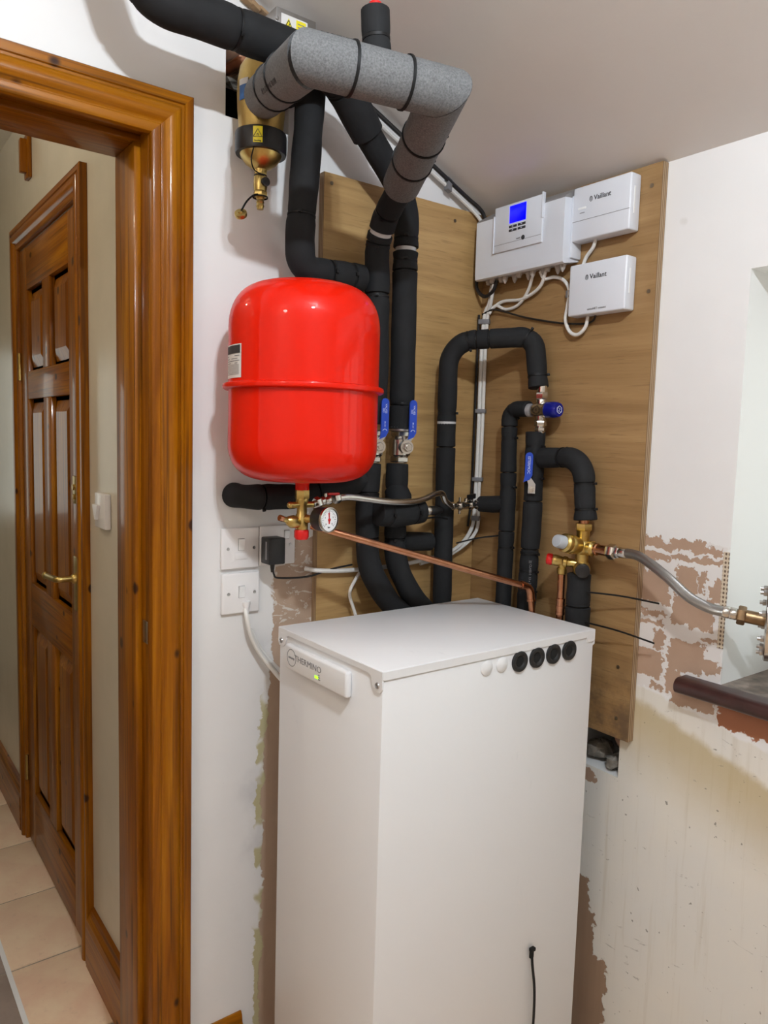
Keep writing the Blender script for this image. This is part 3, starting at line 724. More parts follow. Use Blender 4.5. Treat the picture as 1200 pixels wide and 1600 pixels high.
# lid skirts with dropped corner tabs
def skirt_poly(L, drop, tab, tabw):
    return [(0, 0), (L, 0), (L, -tab+0.006), (L-0.005, -tab), (L-tabw, -tab), (L-tabw-0.008, -tab+0.006), (L-tabw-0.014, -drop-0.003), (L-tabw-0.022, -drop), (tabw+0.022, -drop), (tabw+0.014, -drop-0.003), (tabw+0.008, -tab+0.006), (tabw, -tab), (0.005, -tab), (0, -tab+0.006)]
for (u, w_) in [(-q[0], q[1]) for q in []]: pass
py_ = skirt_poly(BY1-BY0, 0.010, 0.036, 0.018)
m.prism([(BX0-LT, BY0+u, BZ-0.001+v) for u, v in py_], (LT+0.002, 0, 0))
px_ = [(0, 0), (BX1-BX0, 0), (BX1-BX0, -0.020), (BX1-BX0-0.006, -0.024), (BX1-BX0-0.022, -0.024), (BX1-BX0-0.026, -0.014), (0.004, -0.014), (0, -0.012)]
m.prism([(BX0+u, BY0-LT, BZ-0.001+v) for u, v in px_], (0, LT+0.002, 0))
m.prism([(BX1+LT, BY0+u, BZ-0.001+v) for u, v in py_], (-LT-0.002, 0, 0))
m.box(BX0, BX1, BY1, BY1+LT, BZ-0.015, BZ-0.001)
lid = obj('lid', m, 'casing', hb)
for y in (BY0+0.012, BY1-0.012):
    m = MB().lathe([(0.0002, 0.0005), (0.0025, 0.001), (0.003, 0.0028), (0.0048, 0.0022), (0.0055, 0)], (BX0-LT, y, BZ-0.026), (-1, 0, 0), 14); obj('screw', m, 'steel', lid)
# name plate
ny0, ny1, nz0, nz1 = -0.395, -0.182, BZ-0.070, BZ-0.022
np_ = obj('name_plate', MB().box(BX0-0.013, BX0+0.001, ny0, ny1, nz0, nz1, 0.005, 3), 'casing', hb)
nx = BX0-0.0132
lettering(np_, 'THERMINO', 0.0165, (nx, -0.268, BZ-0.0415), (0, -1, 0), (0, 0, 1), 'greyink', xs=1.15)
lettering(np_, 'sunamp', 0.0075, (nx, -0.209, BZ-0.044), (0, -1, 0), (0, 0, 1), 'greyink')
m = MB().lathe([(0.0155, 0), (0.0155, 0.0005), (0.0167, 0.0005), (0.0167, 0)], (nx+0.0002, -0.209, BZ-0.044), (-1, 0, 0), 40, cap=False); obj('logo_ring', m, 'greyink', np_, smooth=False)
m = MB().box(nx-0.0002, nx+0.001, -0.306, -0.294, BZ-0.0595, BZ-0.0545); obj('status_light', m, 'led', np_, smooth=False)
m = MB()
for k in range(3): m.box(nx-0.0002, nx+0.001, -0.311-0.001*k, -0.306-0.0, BZ-0.0525-0.004*k, BZ-0.0505-0.004*k)
obj('status_marks', m, 'greyink', np_, smooth=False)
# grommets and blanking caps on the long side
GY = BY0+0.0012
for gx in (-0.3274, -0.2795, -0.2317, -0.1844):
    g_ = obj('grommet', MB().lathe([(0.0105, -0.014), (0.0105, 0.0015), (0.013, 0.0042), (0.017, 0.0052), (0.0196, 0.0042), (0.0205, 0.0)], (gx, GY, BZ-0.0335), (0, -1, 0), 30, cap=False), 'grommet', hb, label='black rubber grommet')
    obj('membrane', MB().lathe([(0.0001, 0), (0.0112, 0), (0.0112, 0.001), (0.0001, 0.0012)], (gx, GY-0.0003, BZ-0.0335), (0, -1, 0), 24), 'blackmatt', g_)
for gx in (-0.4135, -0.374):
    obj('blanking_cap', MB().lathe([(0.0145, 0), (0.0145, 0.0012), (0.0125, 0.0028), (0.0001, 0.0034)], (gx, GY, BZ-0.0325), (0, -1, 0), 30), 'casing', hb, label='white blanking cap')
# loose cable tie poking out down the side
m = MB(); pts = catmull([(-0.258, BY0-0.006, 0.4385), (-0.258, BY0-0.009, 0.41), (-0.252, BY0-0.012, 0.36), (-0.247, BY0-0.010, 0.30), (-0.244, BY0-0.006, 0.22), (-0.243, BY0-0.004, 0.10), (-0.243, BY0-0.003, 0.0)], 6)
for a, b in zip(pts, pts[1:]):
    d = (b-a); m.obox((a+b)/2, (1, 0, 0), (0, 1, 0), d, 0.0055, 0.0022, d.length*1.08)
ct = thing('cable_tie', 'long black cable tie standing against the cabinet side', 'cable tie', (-0.243, BY0-0.003, 0))
obj('strap', m, 'tie', ct, smooth=False)
m = MB().box(-0.263, -0.2505, BY0-0.010, BY0-0.002, 0.4375, 0.4445, 0.001); m.box(-0.263, -0.2605, BY0-0.008, BY0-0.004, 0.424, 0.438); m.box(-0.2565, -0.254, BY0-0.008, BY0-0.004, 0.424, 0.438)
obj('tie_head', m, 'tie', ct)

# ------------------------------------------------------------------ expansion vessel
TX, TY, TZ = -0.6225, -0.167, 1.548
RB = 0.1435
prof = []
def dome(z0, z1, R, flat, n=10):   # superellipse dome
    return [(R*(math.cos(PI/2*i/n))**0.62 if i < n else 0.0005, z0+(z1-z0)*(math.sin(PI/2*i/n))**1.0) for i in range(n+1)]
top = [(RB*(math.cos(PI/2*i/14))**0.44 if i < 14 else 0.0005, 0.112+0.085*math.sin(PI/2*i/14)) for i in range(15)]
bot = [(RB*(math.cos(PI/2*i/14))**0.42 if i < 14 else 0.0005, -0.108-0.070*math.sin(PI/2*i/14)) for i in range(15)]
ev = thing('expansion_vessel', 'glossy red expansion vessel hung on the white wall', 'tank', (TX, TY, TZ-0.2))
obj('upper_shell', MB().lathe([(RB, 0.0), (RB, 0.05)]+top, (TX, TY, TZ), (0, 0, 1), 72), 'red', ev)
obj('lower_shell', MB().lathe([(RB-0.0008, 0.0), (RB-0.0008, -0.05)]+bot, (TX, TY, TZ), (0, 0, 1), 72), 'red', ev)
m = MB(); pr = [(RB-0.004, -0.0065), (RB+0.006, -0.0062), (RB+0.0098, -0.004), (RB+0.0108, 0.0), (RB+0.0095, 0.004), (RB+0.005, 0.006), (RB-0.004, 0.0068)]
m.lathe(pr, (TX, TY, TZ), (0, 0, 1), 72, cap=False); obj('seam_ridge', m, 'red', ev)
obj('neck', MB().lathe([(0.022, 0), (0.015, -0.006), (0.0135, -0.012), (0.0135, -0.022)], (TX, TY, TZ-0.172), (0, 0, 1), 24), 'red', ev)
obj('wall_bracket', MB().box(TX-0.03, TX+0.03, TY+RB-0.03, -0.0005, TZ+0.03, TZ+0.10, 0.003), 'steel', ev)
def wrap_patch(m, a0, a1, z0, z1, r, n=10):
    vs = []; 
    for i in range(n+1):
        a = a0+(a1-a0)*i/n
        for z in (z0, z1): vs.append((TX+r*math.cos(a), TY+r*math.sin(a), z))
    o = len(vs)
    for i in range(n+1):
        a = a0+(a1-a0)*i/n
        for z in (z0, z1): vs.append((TX+(r-0.0006)*math.cos(a), TY+(r-0.0006)*math.sin(a), z))
    fs = []
    for i in range(n):
        fs.append((2*i, 2*i+2, 2*i+3, 2*i+1)); fs.append((o+2*i, o+2*i+1, o+2*i+3, o+2*i+2))
    m.add(vs, fs); return m
A0, A1 = math.radians(160), math.radians(188)
vl = obj('maker_label', wrap_patch(MB(), A0, A1, TZ+0.012, TZ+0.072, RB+0.0008), 'sticker', ev, label='white printed label')
obj('label_header', wrap_patch(MB(), A0+0.02, A1-0.02, TZ+0.0555, TZ+0.070, RB+0.0013), 'ink', vl)
m = MB()
for k, z in enumerate((0.052, 0.047, 0.043, 0.039)):
    wrap_patch(m, A1-0.06-0.10*((k*7) % 3+1), A1-0.03-0.05*(k % 2), TZ+z-0.0014, TZ+z, RB+0.0013, 4); wrap_patch(m, A0+0.05, A0+0.12+0.03*k, TZ+z-0.0014, TZ+z, RB+0.0013, 3)
for k in range(8): wrap_patch(m, A0+0.04, A1-0.04, TZ+0.018+0.0024*k, TZ+0.0188+0.0024*k, RB+0.0013, 6)
obj('lettering', m, 'greyink', vl, smooth=False)

# ------------------------------------------------------------------ gauge manifold under the vessel
gm = thing('gauge_manifold', 'brass manifold with round pressure gauge under the red vessel', 'pressure gauge', (TX+0.014, TY, 1.26))
MX, MY = TX+0.014, TY
neckz = 1.356
m = MB().hexnut((TX, TY, 1.356), (TX, TY, 1.336), 0.0145)
m.lathe([(0.012, 0), (0.013, -0.006), (0.010, -0.012), (0.010, -0.03), (0.0125, -0.034), (0.0125, -0.060), (0.009, -0.066)], (TX, TY, 1.338), (0, 0, 1), 20)
m.cyl((TX-0.026, TY, 1.325), (TX+0.024, TY, 1.325), 0.0062, 14); m.sphere((TX-0.026, TY, 1.325), 0.0068)
m.lathe([(0.0085, 0), (0.011, 0.01), (0.013, 0.02), (0.009, 0.030), (0.0055, 0.034), (0.0055, 0.046)], (TX-0.004, TY, 1.288), (-0.9, -0.15, 0.25), 16)
m.cyl((TX+0.002, TY-0.004, 1.298), (TX+0.018, TY-0.034, 1.299), 0.008, 14)
obj('body', m, 'brass', gm)
obj('copper_tail', MB().cyl((TX-0.046, TY-0.007, 1.300), (TX-0.054, TY-0.008, 1.3025), 0.006, 12), 'copper', gm)
obj('relief_cap', MB().lathe([(0.0135, 0), (0.0145, -0.003), (0.0145, -0.014), (0.012, -0.019)], (TX, TY, 1.276), (0, 0, 1), 12), 'redplastic', gm, label='red relief valve cap')
GC = V((-0.596, -0.224, 1.300)); GD = V((0.22, -1, 0.0)).normalized()
ga = obj('gauge', MB().lathe([(0.01440, 0.0), (0.02220, 0.00120), (0.02340, 0.00480), (0.02340, 0.02880), (0.02460, 0.02940)], GC-GD*0.03120, GD, 40), 'black', gm, label='black pressure gauge case')
obj('bezel', MB().lathe([(0.02160, -0.00240), (0.02496, -0.00240), (0.02544, 0.0), (0.02460, 0.00264), (0.02220, 0.00288)], GC, GD, 44, cap=False), 'chrome', ga)
obj('dial', MB().lathe([(0.02256, -0.00360), (0.02256, 0.00024)], GC, GD, 40), 'dialwhite', ga)
gr = GD.cross(V((0, 0, 1))).normalized(); gr = -gr if gr.x < 0 else gr; gu = V((0, 0, 1))
m = MB()
for k in range(25):
    a = math.radians(225-270*k/24); rr0 = 0.01416 if k % 4 == 0 else 0.01620
    d = gr*math.cos(a)+gu*math.sin(a); t_ = GD.cross(d)
    m.obox(GC+GD*0.00048+d*(rr0+0.01860)/2, d, t_, GD, 0.01860-rr0, 0.00060, 0.00036)
obj('dial_marks', m, 'ink', ga, smooth=False)
lettering(ga, 'bar', 0.00504, GC+GD*0.00048-gu*0.01440, gr, gu, 'ink')
for k, ch in enumerate('01234'):
    a = math.radians(225-270*k/4); lettering(ga, ch, 0.00432, GC+GD*0.00048+(gr*math.cos(a)+gu*math.sin(a))*0.01140, gr, gu, 'ink')
m = MB()
for a, L in ((100, 0.01620), (88, 0.01680)):
    d = gr*math.cos(math.radians(a))+gu*math.sin(math.radians(a)); m.obox(GC+GD*0.00120+d*(L/2-0.00240), d, GD.cross(d), GD, L, 0.00108, 0.00048)
m.lathe([(0.00312, 0), (0.00312, 0.00144), (0.00120, 0.00192)], GC+GD*0.00072, GD, 14); m.obox(GC+GD*0.00120-gu*0.00420, gr, gu, GD, 0.00264, 0.00720, 0.00060)
obj('needle', m, 'redplastic', ga)

# ------------------------------------------------------------------ insulated pipes on the left wall
HD = [(-0.6, -0.8, 0)]
def run(label, pts, r, rad, loc=None, **kw):
    p = fillet(pts, rad) if rad else [V(q) for q in pts]
    t = thing('insulated_pipe', label, 'pipe', loc or pts[0]); return t, foam(t, p, r, **kw)
# pipe falling past the brass filter and turning into the tee over the vessel
tA, pA = run('black foam pipe dropping beside the brass filter and turning over the vessel', [(-0.585, 0.030, 2.160), (-0.566, -0.080, 2.160), (-0.576, -0.080, 2.007), (-0.587, -0.080, 1.857), (-0.584, -0.080, 1.792), (-0.431, -0.077, 1.798)], 0.0295, [0.028, 0.2, 0.2, 0.050], cuts=(0.595, 0.855, 0.95), ties=(0.596, 0.862, 0.945), wob=0.025, heads=HD)
# vertical with the grey elbow above: upper part, branch tee, down to the ball valve
tB, pB = run('black foam pipe from the grey lagging down to the ball valve behind the vessel', [(-0.4235, -0.197, 1.962), (-0.400, -0.114, 1.926), (-0.392, -0.075, 1.872), (-0.389, -0.075, 1.798), (-0.386, -0.075, 1.634), (-0.386, -0.075, 1.490)], 0.0275, [0.08, 0.07, 0, 0], cuts=(0.145, 0.235, 0.275, 0.48), ties=(0.02, 0.15, 0.292, 0.49), heads=HD, gaps=(2,))
obj('tape_band', MB().lathe([(0.0235, -0.007), (0.0235, 0.007)], pB.at(pB.L*0.235), pB.tan(pB.L*0.235), 20), 'tape', tB, label='white pipe showing between sleeves')
tB2, pB2 = run('black foam pipe below the ball valve behind the vessel, curving behind the cabinet', [(-0.397, -0.075, 1.403), (-0.399, -0.075, 1.294), (-0.395, -0.075, 1.172), (-0.342, -0.085, 1.086), (-0.239, -0.092, 1.000)], 0.0265, [0.3, 0.16, 0.2], cuts=(0.14, 0.36), ties=(0.145, 0.365), heads=HD)
tC2, pC2 = run('black foam pipe below the open ball valve, curving behind the cabinet', [(-0.318, -0.075, 1.403), (-0.319, -0.075, 1.291), (-0.317, -0.075, 1.175), (-0.269, -0.085, 1.088), (-0.157, -0.092, 0.985)], 0.0255, [0.3, 0.16, 0.2], cuts=(0.125, 0.36), ties=(0.13, 0.365), heads=HD)
# long pipe: ball valve, up, diagonally under the ceiling and away over the doorway
Cpts = [(-0.310, -0.075, 1.480), (-0.311, -0.075, 1.640), (-0.313, -0.075, 1.837), (-0.312, -0.075, 1.945), (-0.345, -0.092, 1.996), (-0.452, -0.116, 2.077)]
tC, pC = run('straight black foam pipe rising from the open ball valve towards the ceiling', Cpts, 0.0282, [0, 0, 0.06, 0.08], cuts=(0.085, 0.53, 0.60, 0.80), ties=(0.087, 0.565, 0.640), heads=HD, wob=0.012, gaps=(3,))
obj('tape_band', MB().lathe([(0.0235, -0.006), (0.0235, 0.006)], pC.at(pC.L*0.60), pC.tan(pC.L*0.60), 20), 'tape', tC, label='white pipe showing between sleeves')
T2 = [(-0.452, -0.116, 2.077), (-0.524, -0.138, 2.133), (-0.592, -0.166, 2.152), (-0.694, -0.178, 2.149), (-0.819, -0.172, 2.151), (-0.930, -0.160, 2.153), (-1.025, -0.143, 2.432)]
tT, pT = run('thick black foam pipe crossing the wall above the doorway corner', T2, 0.0345, [0.1, 0.1, 0.3, 0.4, 0.07], cuts=(0.14, 0.25, 0.445, 0.66), ties=(0.15, 0.445, 0.645), wob=0.01, heads=[(-0.3, -0.8, -0.5)])
# tee on the lower part of that pipe, with side stub
st_ = thing('insulated_pipe', 'short black foam tee wrapped across the pipe below the open ball valve', 'pipe', (-0.35, -0.118, 1.295))
foam(st_, [(-0.405, -0.120, 1.296), (-0.36, -0.122, 1.294), (-0.300, -0.122, 1.296), (-0.281, -0.122, 1.297)], 0.0295, cuts=(0.22, 0.80), ties=(0.22, 0.80), wob=0.05, heads=HD)
obj('foam_sleeve', MB().tube([(-0.32, -0.074, 1.345), (-0.32, -0.088, 1.325), (-0.325, -0.105, 1.305)], [0.027, 0.029, 0.024], 20), 'foam', st_)
s2 = thing('insulated_pipe', 'black foam stub with plain end beside the corner pipe', 'pipe', (-0.25, -0.078, 1.22))
foam(s2, [(-0.305, -0.078, 1.223), (-0.215, -0.078, 1.217)], 0.0225, wob=0.02)
tS, pS = run('black foam pipe coming out of the wall under the red vessel', [(-0.689, 0.0, 1.333), (-0.689, -0.060, 1.333), (-0.578, -0.062, 1.332), (-0.450, -0.066, 1.352), (-0.405, -0.072, 1.370)], 0.026, [0.035, 0.1, 0.1], cuts=(0.24, 0.5, 0.62), ties=(0.25, 0.5), wob=0.05, heads=[(0, -0.3, -1)])

# grey lagging: three straight lengths with mitred corners
def mitre(p, q, r, n0, n1, n=28):
    p, q = V(p), V(q); d = (q-p).normalized(); a, b = frame(d); vs = []
    for (o, nn) in ((p, n0), (q, n1)):
        for k in range(n):
            c = a*math.cos(2*PI*k/n)*r+b*math.sin(2*PI*k/n)*r; nn = V(nn)
            t = -(c.dot(nn))/d.dot(nn); vs.append(o+c+d*t)
    return MB().add(vs, [(k, (k+1) % n, n+(k+1) % n, n+k) for k in range(n)]+[tuple(range(n-1, -1, -1)), tuple(range(n, 2*n))])
G0, G1, G2, G3 = V((-0.690, -0.118, 2.083)), V((-0.7745, -0.4190, 2.0130)), V((-0.5600, -0.4780, 2.0060)), V((-0.4255, -0.2000, 1.9635))
GR = 0.0375
gp = thing('insulated_pipe', 'grey foam lagged pipe looping from the brass filter under the ceiling', 'pipe', G3)
d0, d1, d2_ = (G1-G0).normalized(), (G2-G1).normalized(), (G3-G2).normalized()
m1 = (d0+d1).normalized(); m2 = (d1+d2_).normalized()
e = 0.0012
obj('inner_pipe', MB().tube([G0+d0*0.01, G1, G2, G3-d2_*0.01], 0.024, 16), 'black', gp)
obj('foam_sleeve', mitre(G0, G1-d0*0.013, GR, d0, m1), 'grey', gp)
obj('foam_sleeve', mitre(G1+d1*0.002, G2-d1*e, GR, m1, m2), 'grey', gp)
obj('foam_sleeve', mitre(G2+d2_*e, G3, GR, m2, d2_), 'grey', gp)
for (a, b, fr) in ((G0, G1, (0.30, 0.58)), (G1, G2, (0.30, 0.70)), (G2, G3, (0.42, 0.70))):
    pth = Path([a, b])
    for q in fr: tie_ring(gp, pth, pth.L*q, GR+0.0016, (0.9, -0.2, 0.1) if b is G3 else None)
camv = V((-1.367, -1.426, 1.456))
pp = G0.lerp(G1, 0.60); wrap_text(gp, 'AH HE 19 qP 722 GI qP', 0.011, pp, -d0, GR, camv-pp+V((0, 0, 0.1)), 'ink')
pp = G1.lerp(G2, 0.17); wrap_text(gp, '4/4 DPF1-22', 0.010, pp, d1, GR, V((0.0, -0.55, 1.0)), 'ink')
vp = G1.lerp(G2, 0.525)
vt = thing('air_vent', 'black lagged air vent stub with red cap on the grey pipe', 'vent', vp+V((0, 0, GR)))
foam(vt, [vp+V((0.0, 0.012, 0.022)), vp+V((-0.004, 0.013, 0.062)), vp+V((-0.006, 0.014, 0.101))], 0.0222, cuts=(0.46,), ties=(0.46,), wob=0.01, heads=[(1, 0.2, 0)])
obj('vent_cap', MB().lathe([(0.0100, 0), (0.0105, 0.006), (0.0098, 0.012), (0.006, 0.0145), (0.0003, 0.0152)], vp+V((-0.006, 0.014, 0.098)), (0, 0, 1), 20), 'redplastic', vt, label='red plastic vent cap')

# ------------------------------------------------------------------ magnetic filter
FX, FY = -0.669, -0.066
mf = thing('magnetic_filter', 'brass dirt filter with black collar hanging beside the wall hole', 'filter', (FX, FY, 1.897))
obj('body', MB().lathe([(0.010, 2.180), (0.030, 2.172), (0.041, 2.155), (0.0455, 2.130), (0.0465, 2.105), (0.0455, 2.080), (0.0435, 2.055), (0.0425, 2.040), (0.0435, 2.036)], (FX, FY, 0), (0, 0, 1), 48), 'castbrass', mf)
cl = obj('collar', MB().lathe([(0.0425, 2.037), (0.0485, 2.036), (0.0495, 2.032), (0.0495, 2.002), (0.0480, 1.997), (0.040, 1.997)], (FX, FY, 0), (0, 0, 1), 48), 'black', mf, label='black magnet collar')
obj('cone', MB().lathe([(0.041, 1.999), (0.0385, 1.992), (0.030, 1.981), (0.020, 1.974), (0.0125, 1.970), (0.0115, 1.964)], (FX, FY, 0), (0, 0, 1), 40), 'brass', mf)
m = MB().hexnut((FX, FY, 1.973), (FX, FY, 1.960), 0.0125); m.lathe([(0.0105, 1.961), (0.013, 1.956), (0.0135, 1.940), (0.012, 1.930)], (FX, FY, 0), (0, 0, 1), 24)
m.hexnut((FX, FY, 1.930), (FX, FY, 1.919), 0.0138); m.lathe([(0.0072, 1.920), (0.0078, 1.916), (0.0066, 1.914), (0.0080, 1.909), (0.0066, 1.907), (0.0080, 1.902), (0.0064, 1.899), (0.0062, 1.896)], (FX, FY, 0), (0, 0, 1), 18)
dv = obj('drain_valve', m, 'brass', mf)
fd = V((-0.35, -0.93, 0)).normalized(); fr = V((0.93, -0.35, 0))
obj('valve_stem', MB().lathe([(0.0085, 0.010), (0.0085, 0.017), (0.006, 0.018)], V((FX, FY, 1.945))+fr*0.003, fd+fr*0.4, 18), 'black', dv)
m = MB()
def curved_label(cx, cy, r, a0, a1, z0, z1, n=8):
    vs = []
    for rr in (r, r-0.0005):
        for i in range(n+1):
            a = a0+(a1-a0)*i/n
            for z in (z0, z1): vs.append((cx+rr*math.cos(a), cy+rr*math.sin(a), z))
    o = 2*(n+1); fs = []
    for i in range(n): fs += [(2*i, 2*i+2, 2*i+3, 2*i+1), (o+2*i, o+2*i+1, o+2*i+3, o+2*i+2)]
    return MB().add(vs, fs)
fa = math.atan2(-1.36, -0.70)
ws = obj('warning_label', curved_label(FX, FY, 0.0500, fa-0.30, fa+0.06, 2.0035, 2.0325), 'yellow', cl, label='yellow magnet warning label')
c0 = V((FX, FY, 0))+V((math.cos(fa-0.12), math.sin(fa-0.12), 0))*0.0499; ld = V((math.cos(fa-0.12), math.sin(fa-0.12), 0)); lr = V((-ld.y, ld.x, 0))
def tri(parent, c, r_, u_, n_, s, mat='ink', w_=0.0008):
    m = MB(); ps = [V(c)+r_*(s*math.sin(a))+u_*(s*math.cos(a)) for a in (0, 2*PI/3, 4*PI/3)]
    for a, b in zip(ps, ps[1:]+ps[:1]): m.obox((a+b)/2, (b-a), n_, (b-a).cross(n_), (b-a).length, 0.0005, w_)
    return obj('warning_triangle', m, mat, parent, smooth=False)
tri(ws, c0+V((0, 0, 2.018))+ld*0.0003, lr, V((0, 0, 1)), ld, 0.0095)
lettering(ws, 'n', 0.009, c0+V((0, 0, 2.0175))+ld*0.0004, lr, (0, 0, 1), 'ink'); lettering(ws, 'Forsiktig', 0.0036, c0+V((0, 0, 2.0062))+ld*0.0004, lr, (0, 0, 1), 'ink')
bl = obj('maker_label', curved_label(FX, FY, 0.0470, fa-1.05, fa-0.55, 2.085, 2.122), 'bluelabel', mf, label='blue printed label')
obj('label_top', curved_label(FX, FY, 0.0474, fa-1.05, fa-0.55, 2.111, 2.122), 'sticker', bl)
# drain cap dangling on its strap
m = MB().lathe([(0.0005, 0.0045), (0.004, 0.0045), (0.0045, 0.0025), (0.0115, 0.002), (0.0122, -0.002), (0.0115, -0.0055), (0.0085, -0.006)], (-0.716, -0.078, 1.877), (-0.45, -0.55, 0.55), 18)
dc = obj('drain_cap', m, 'brass', mf, label='brass drain cap on a black strap')
m = MB().tube(catmull([(-0.716, -0.080, 1.881), (-0.706, -0.083, 1.900), (-0.692, -0.082, 1.914), (-0.680, -0.076, 1.920)], 5), 0.0018, 8); m.lathe([(0.0135, -0.001), (0.0150, -0.001), (0.0150, 0.0015), (0.0135, 0.0015)], (FX, FY, 1.9185), (0, 0, 1), 22, cap=False)
obj('cap_strap', m, 'tie', dc)
m = MB().tube(catmull([(-0.700, -0.098, 1.997), (-0.706, -0.100, 1.975), (-0.700, -0.094, 1.962), (-0.685, -0.080, 1.960), (-0.668, -0.079, 1.957)], 6), 0.0013, 6); m.lathe([(0.0112, -0.001), (0.0126, -0.001), (0.0126, 0.0015), (0.0112, 0.0015)], (FX, FY, 1.9585), (0, 0, 1), 22, cap=False)
obj('retaining_cord', m, 'tie', mf)
obj('inlet_pipe', MB().tube(fillet([(FX, FY, 2.16), (FX, FY, 2.188), (FX-0.02, 0.06, 2.188)], 0.012, 5), 0.014, 16), 'copper', mf)
# rough stone and cables in the hole
lump2 = MB().sphere((0, 0, 0), 1, 12)
for p in lump2.v: p *= random.uniform(0.85, 1.1)
lump2.v = [V((-0.64+p.x*0.066, 0.055+p.y*0.03, 2.182+p.z*0.022)) for p in lump2.v]
tag(obj('hole_stone', lump2, 'stone', loc=(-0.64, 0.055, 2.16), smooth=False), 'rough stone showing in the hole above the filter', 'stone')

# metal junction box by the ceiling
jb = thing('junction_box', 'grey metal junction box with yellow electric warning under the ceiling', 'box', (-0.6175, -0.05, 2.19))
obj('enclosure', MB().box(-0.6575, -0.5705, -0.100, -0.0005, 2.199, 2.261, 0.0015), 'steel', jb)
sk = obj('warning_label', MB().box(-0.647, -0.590, -0.1008, -0.0995, 2.199, 2.2520), 'sticker', jb, smooth=False)
obj('warning_text_block', MB().box(-0.615, -0.594, -0.1014, -0.1000, 2.2140, 2.2490), 'yellow', sk, smooth=False)
m = MB().prism([(-0.646, -0.1012, 2.2170), (-0.617, -0.1012, 2.2170), (-0.6315, -0.1012, 2.2470)], (0, -0.0004, 0)); wt = obj('warning_sign', m, 'yellow', sk, smooth=False)
tri(sk, (-0.6315, -0.1016, 2.2265), V((1, 0, 0)), V((0, 0, 1)), V((0, -1, 0)), 0.0165, w_=0.0014)
m = MB()
for a, b in (((-0.629, 2.2380), (-0.634, 2.2270)), ((-0.634, 2.2270), (-0.628, 2.2280)), ((-0.628, 2.2280), (-0.632, 2.2190))):
    p, q = V((a[0], -0.1017, a[1])), V((b[0], -0.1017, b[1])); m.obox((p+q)/2, q-p, (0, 1, 0), (q-p).cross(V((0, 1, 0))), (q-p).length, 0.0004, 0.0016)
obj('lightning_mark', m, 'ink', sk, smooth=False)
m = MB()
for k in range(5): m.box(-0.612, -0.598, -0.1017, -0.1010, 2.2180+0.006*k, 2.2195+0.006*k)
obj('lettering', m, 'greyink', sk, smooth=False)
obj('screw', MB().lathe([(0.0045, 0), (0.0035, 0.002), (0.0005, 0.0026)], (-0.656, -0.100, 2.2400), (0, -1, 0), 16), 'steel', jb)

# ------------------------------------------------------------------ ball valves
def ball_valve(label, c, axis, out, s=1.0, lever_up=1, side=(1, 0, 0), lev_off=0.012, lever_len=0.085, writing=True, body_len=0.072):
    c, axis, out, side = V(c), V(axis).normalized(), V(out).normalized(), V(side).normalized()
    t = thing('ball_valve', label, 'valve', c-axis*body_len/2); h = body_len/2
    m = MB().lathe([(0.011*s, -h), (0.013*s, -h), (0.013*s, -h+0.006), (0.0145*s, -0.018*s), (0.0185*s, -0.014*s), (0.0185*s, 0.012*s), (0.0145*s, 0.017*s), (0.013*s, h-0.006), (0.013*s, h), (0.011*s, h)], c, axis, 24)
    m.hexnut(c-axis*(h-0.001), c-axis*(h-0.013), 0.0175*s); m.hexnut(c+axis*(h-0.013), c+axis*(h-0.001), 0.0175*s)
    obj('body', m, 'chrome', t)
    hub = c+out*0.020*s
    obj('stem', MB().lathe([(0.009*s, 0), (0.009*s, 0.006*s), (0.006*s, 0.007*s), (0.006*s, 0.018*s)], c+out*0.014*s, out, 16), 'black', t)
    top = c+out*0.034*s
    lv = thing_part = obj('lever', MB().prism([top+axis*(lever_up*a)+side*(b+o) for a, b, o in ((-0.009, -0.008, 0), (0.012, -0.008, 0), (0.026, -0.005, lev_off), (0.026, 0.006, lev_off), (0.012, 0.008, 0), (-0.009, 0.008, 0))], out*0.0025), 'steel', t)
    m = MB(); L0, L1, W, O = 0.022, 0.022+lever_len, 0.0085, lev_off
    poly = [top+out*-0.0015+axis*(lever_up*a)+side*(b+O) for a, b in [(L0-0.006, -W*0.6-0.006), (L0+0.008, -W)] + [(L1-W+W*math.sin(q), -W*math.cos(q)) for q in [PI*i/8 for i in range(9)]] + [(L0+0.010, W), (L0, W*0.8-0.004)]]
    m.prism(poly, out*0.0055)
    sl = obj('lever_sleeve', m, 'blue', lv, label='blue plastic lever sleeve')
    m = MB().lathe([(0.0115*s, 0.0), (0.0115*s, 0.003)], top, out, 20); m.hexnut(top+out*0.0025, top+out*0.010, 0.0078*s); m.cyl(top, top+out*0.014, 0.0036*s, 10); obj('lever_nut', m, 'chrome', lv)
    if writing:
        pc = top+out*0.0041+side*lev_off
        lettering(sl, 'VALVES', 0.0062, pc+axis*lever_up*(L1-0.022)+side*0.002, axis*lever_up*-1, out.cross(axis*lever_up*-1), 'whiteink')
        lettering(sl, 'ISO', 0.0062, pc+axis*lever_up*(L1-0.026)-side*0.0035, axis*lever_up*-1, out.cross(axis*lever_up*-1), 'whiteink')
        lettering(sl, 'EN 331', 0.0042, pc+axis*lever_up*(L0+0.026), axis*lever_up*-1, out.cross(axis*lever_up*-1), 'whiteink')
        pa = [pc+axis*lever_up*(L0+0.012+0.004*math.sin(q))+side*0.0045*math.cos(q) for q in [PI*i/8 for i in range(9)]]
        obj('arrow_mark', MB().tube(pa, 0.0006, 5), 'whiteink', sl)
    return t
camdir = V((-0.62, -0.78, 0))
ball_valve('nickel ball valve with blue lever on the straight black pipe', (-0.313, -0.075, 1.441), (0, 0, 1), (-0.30, -0.95, 0), 1.32, 1, (0.95, -0.30, 0), 0.012, 0.082)
obj_note = None
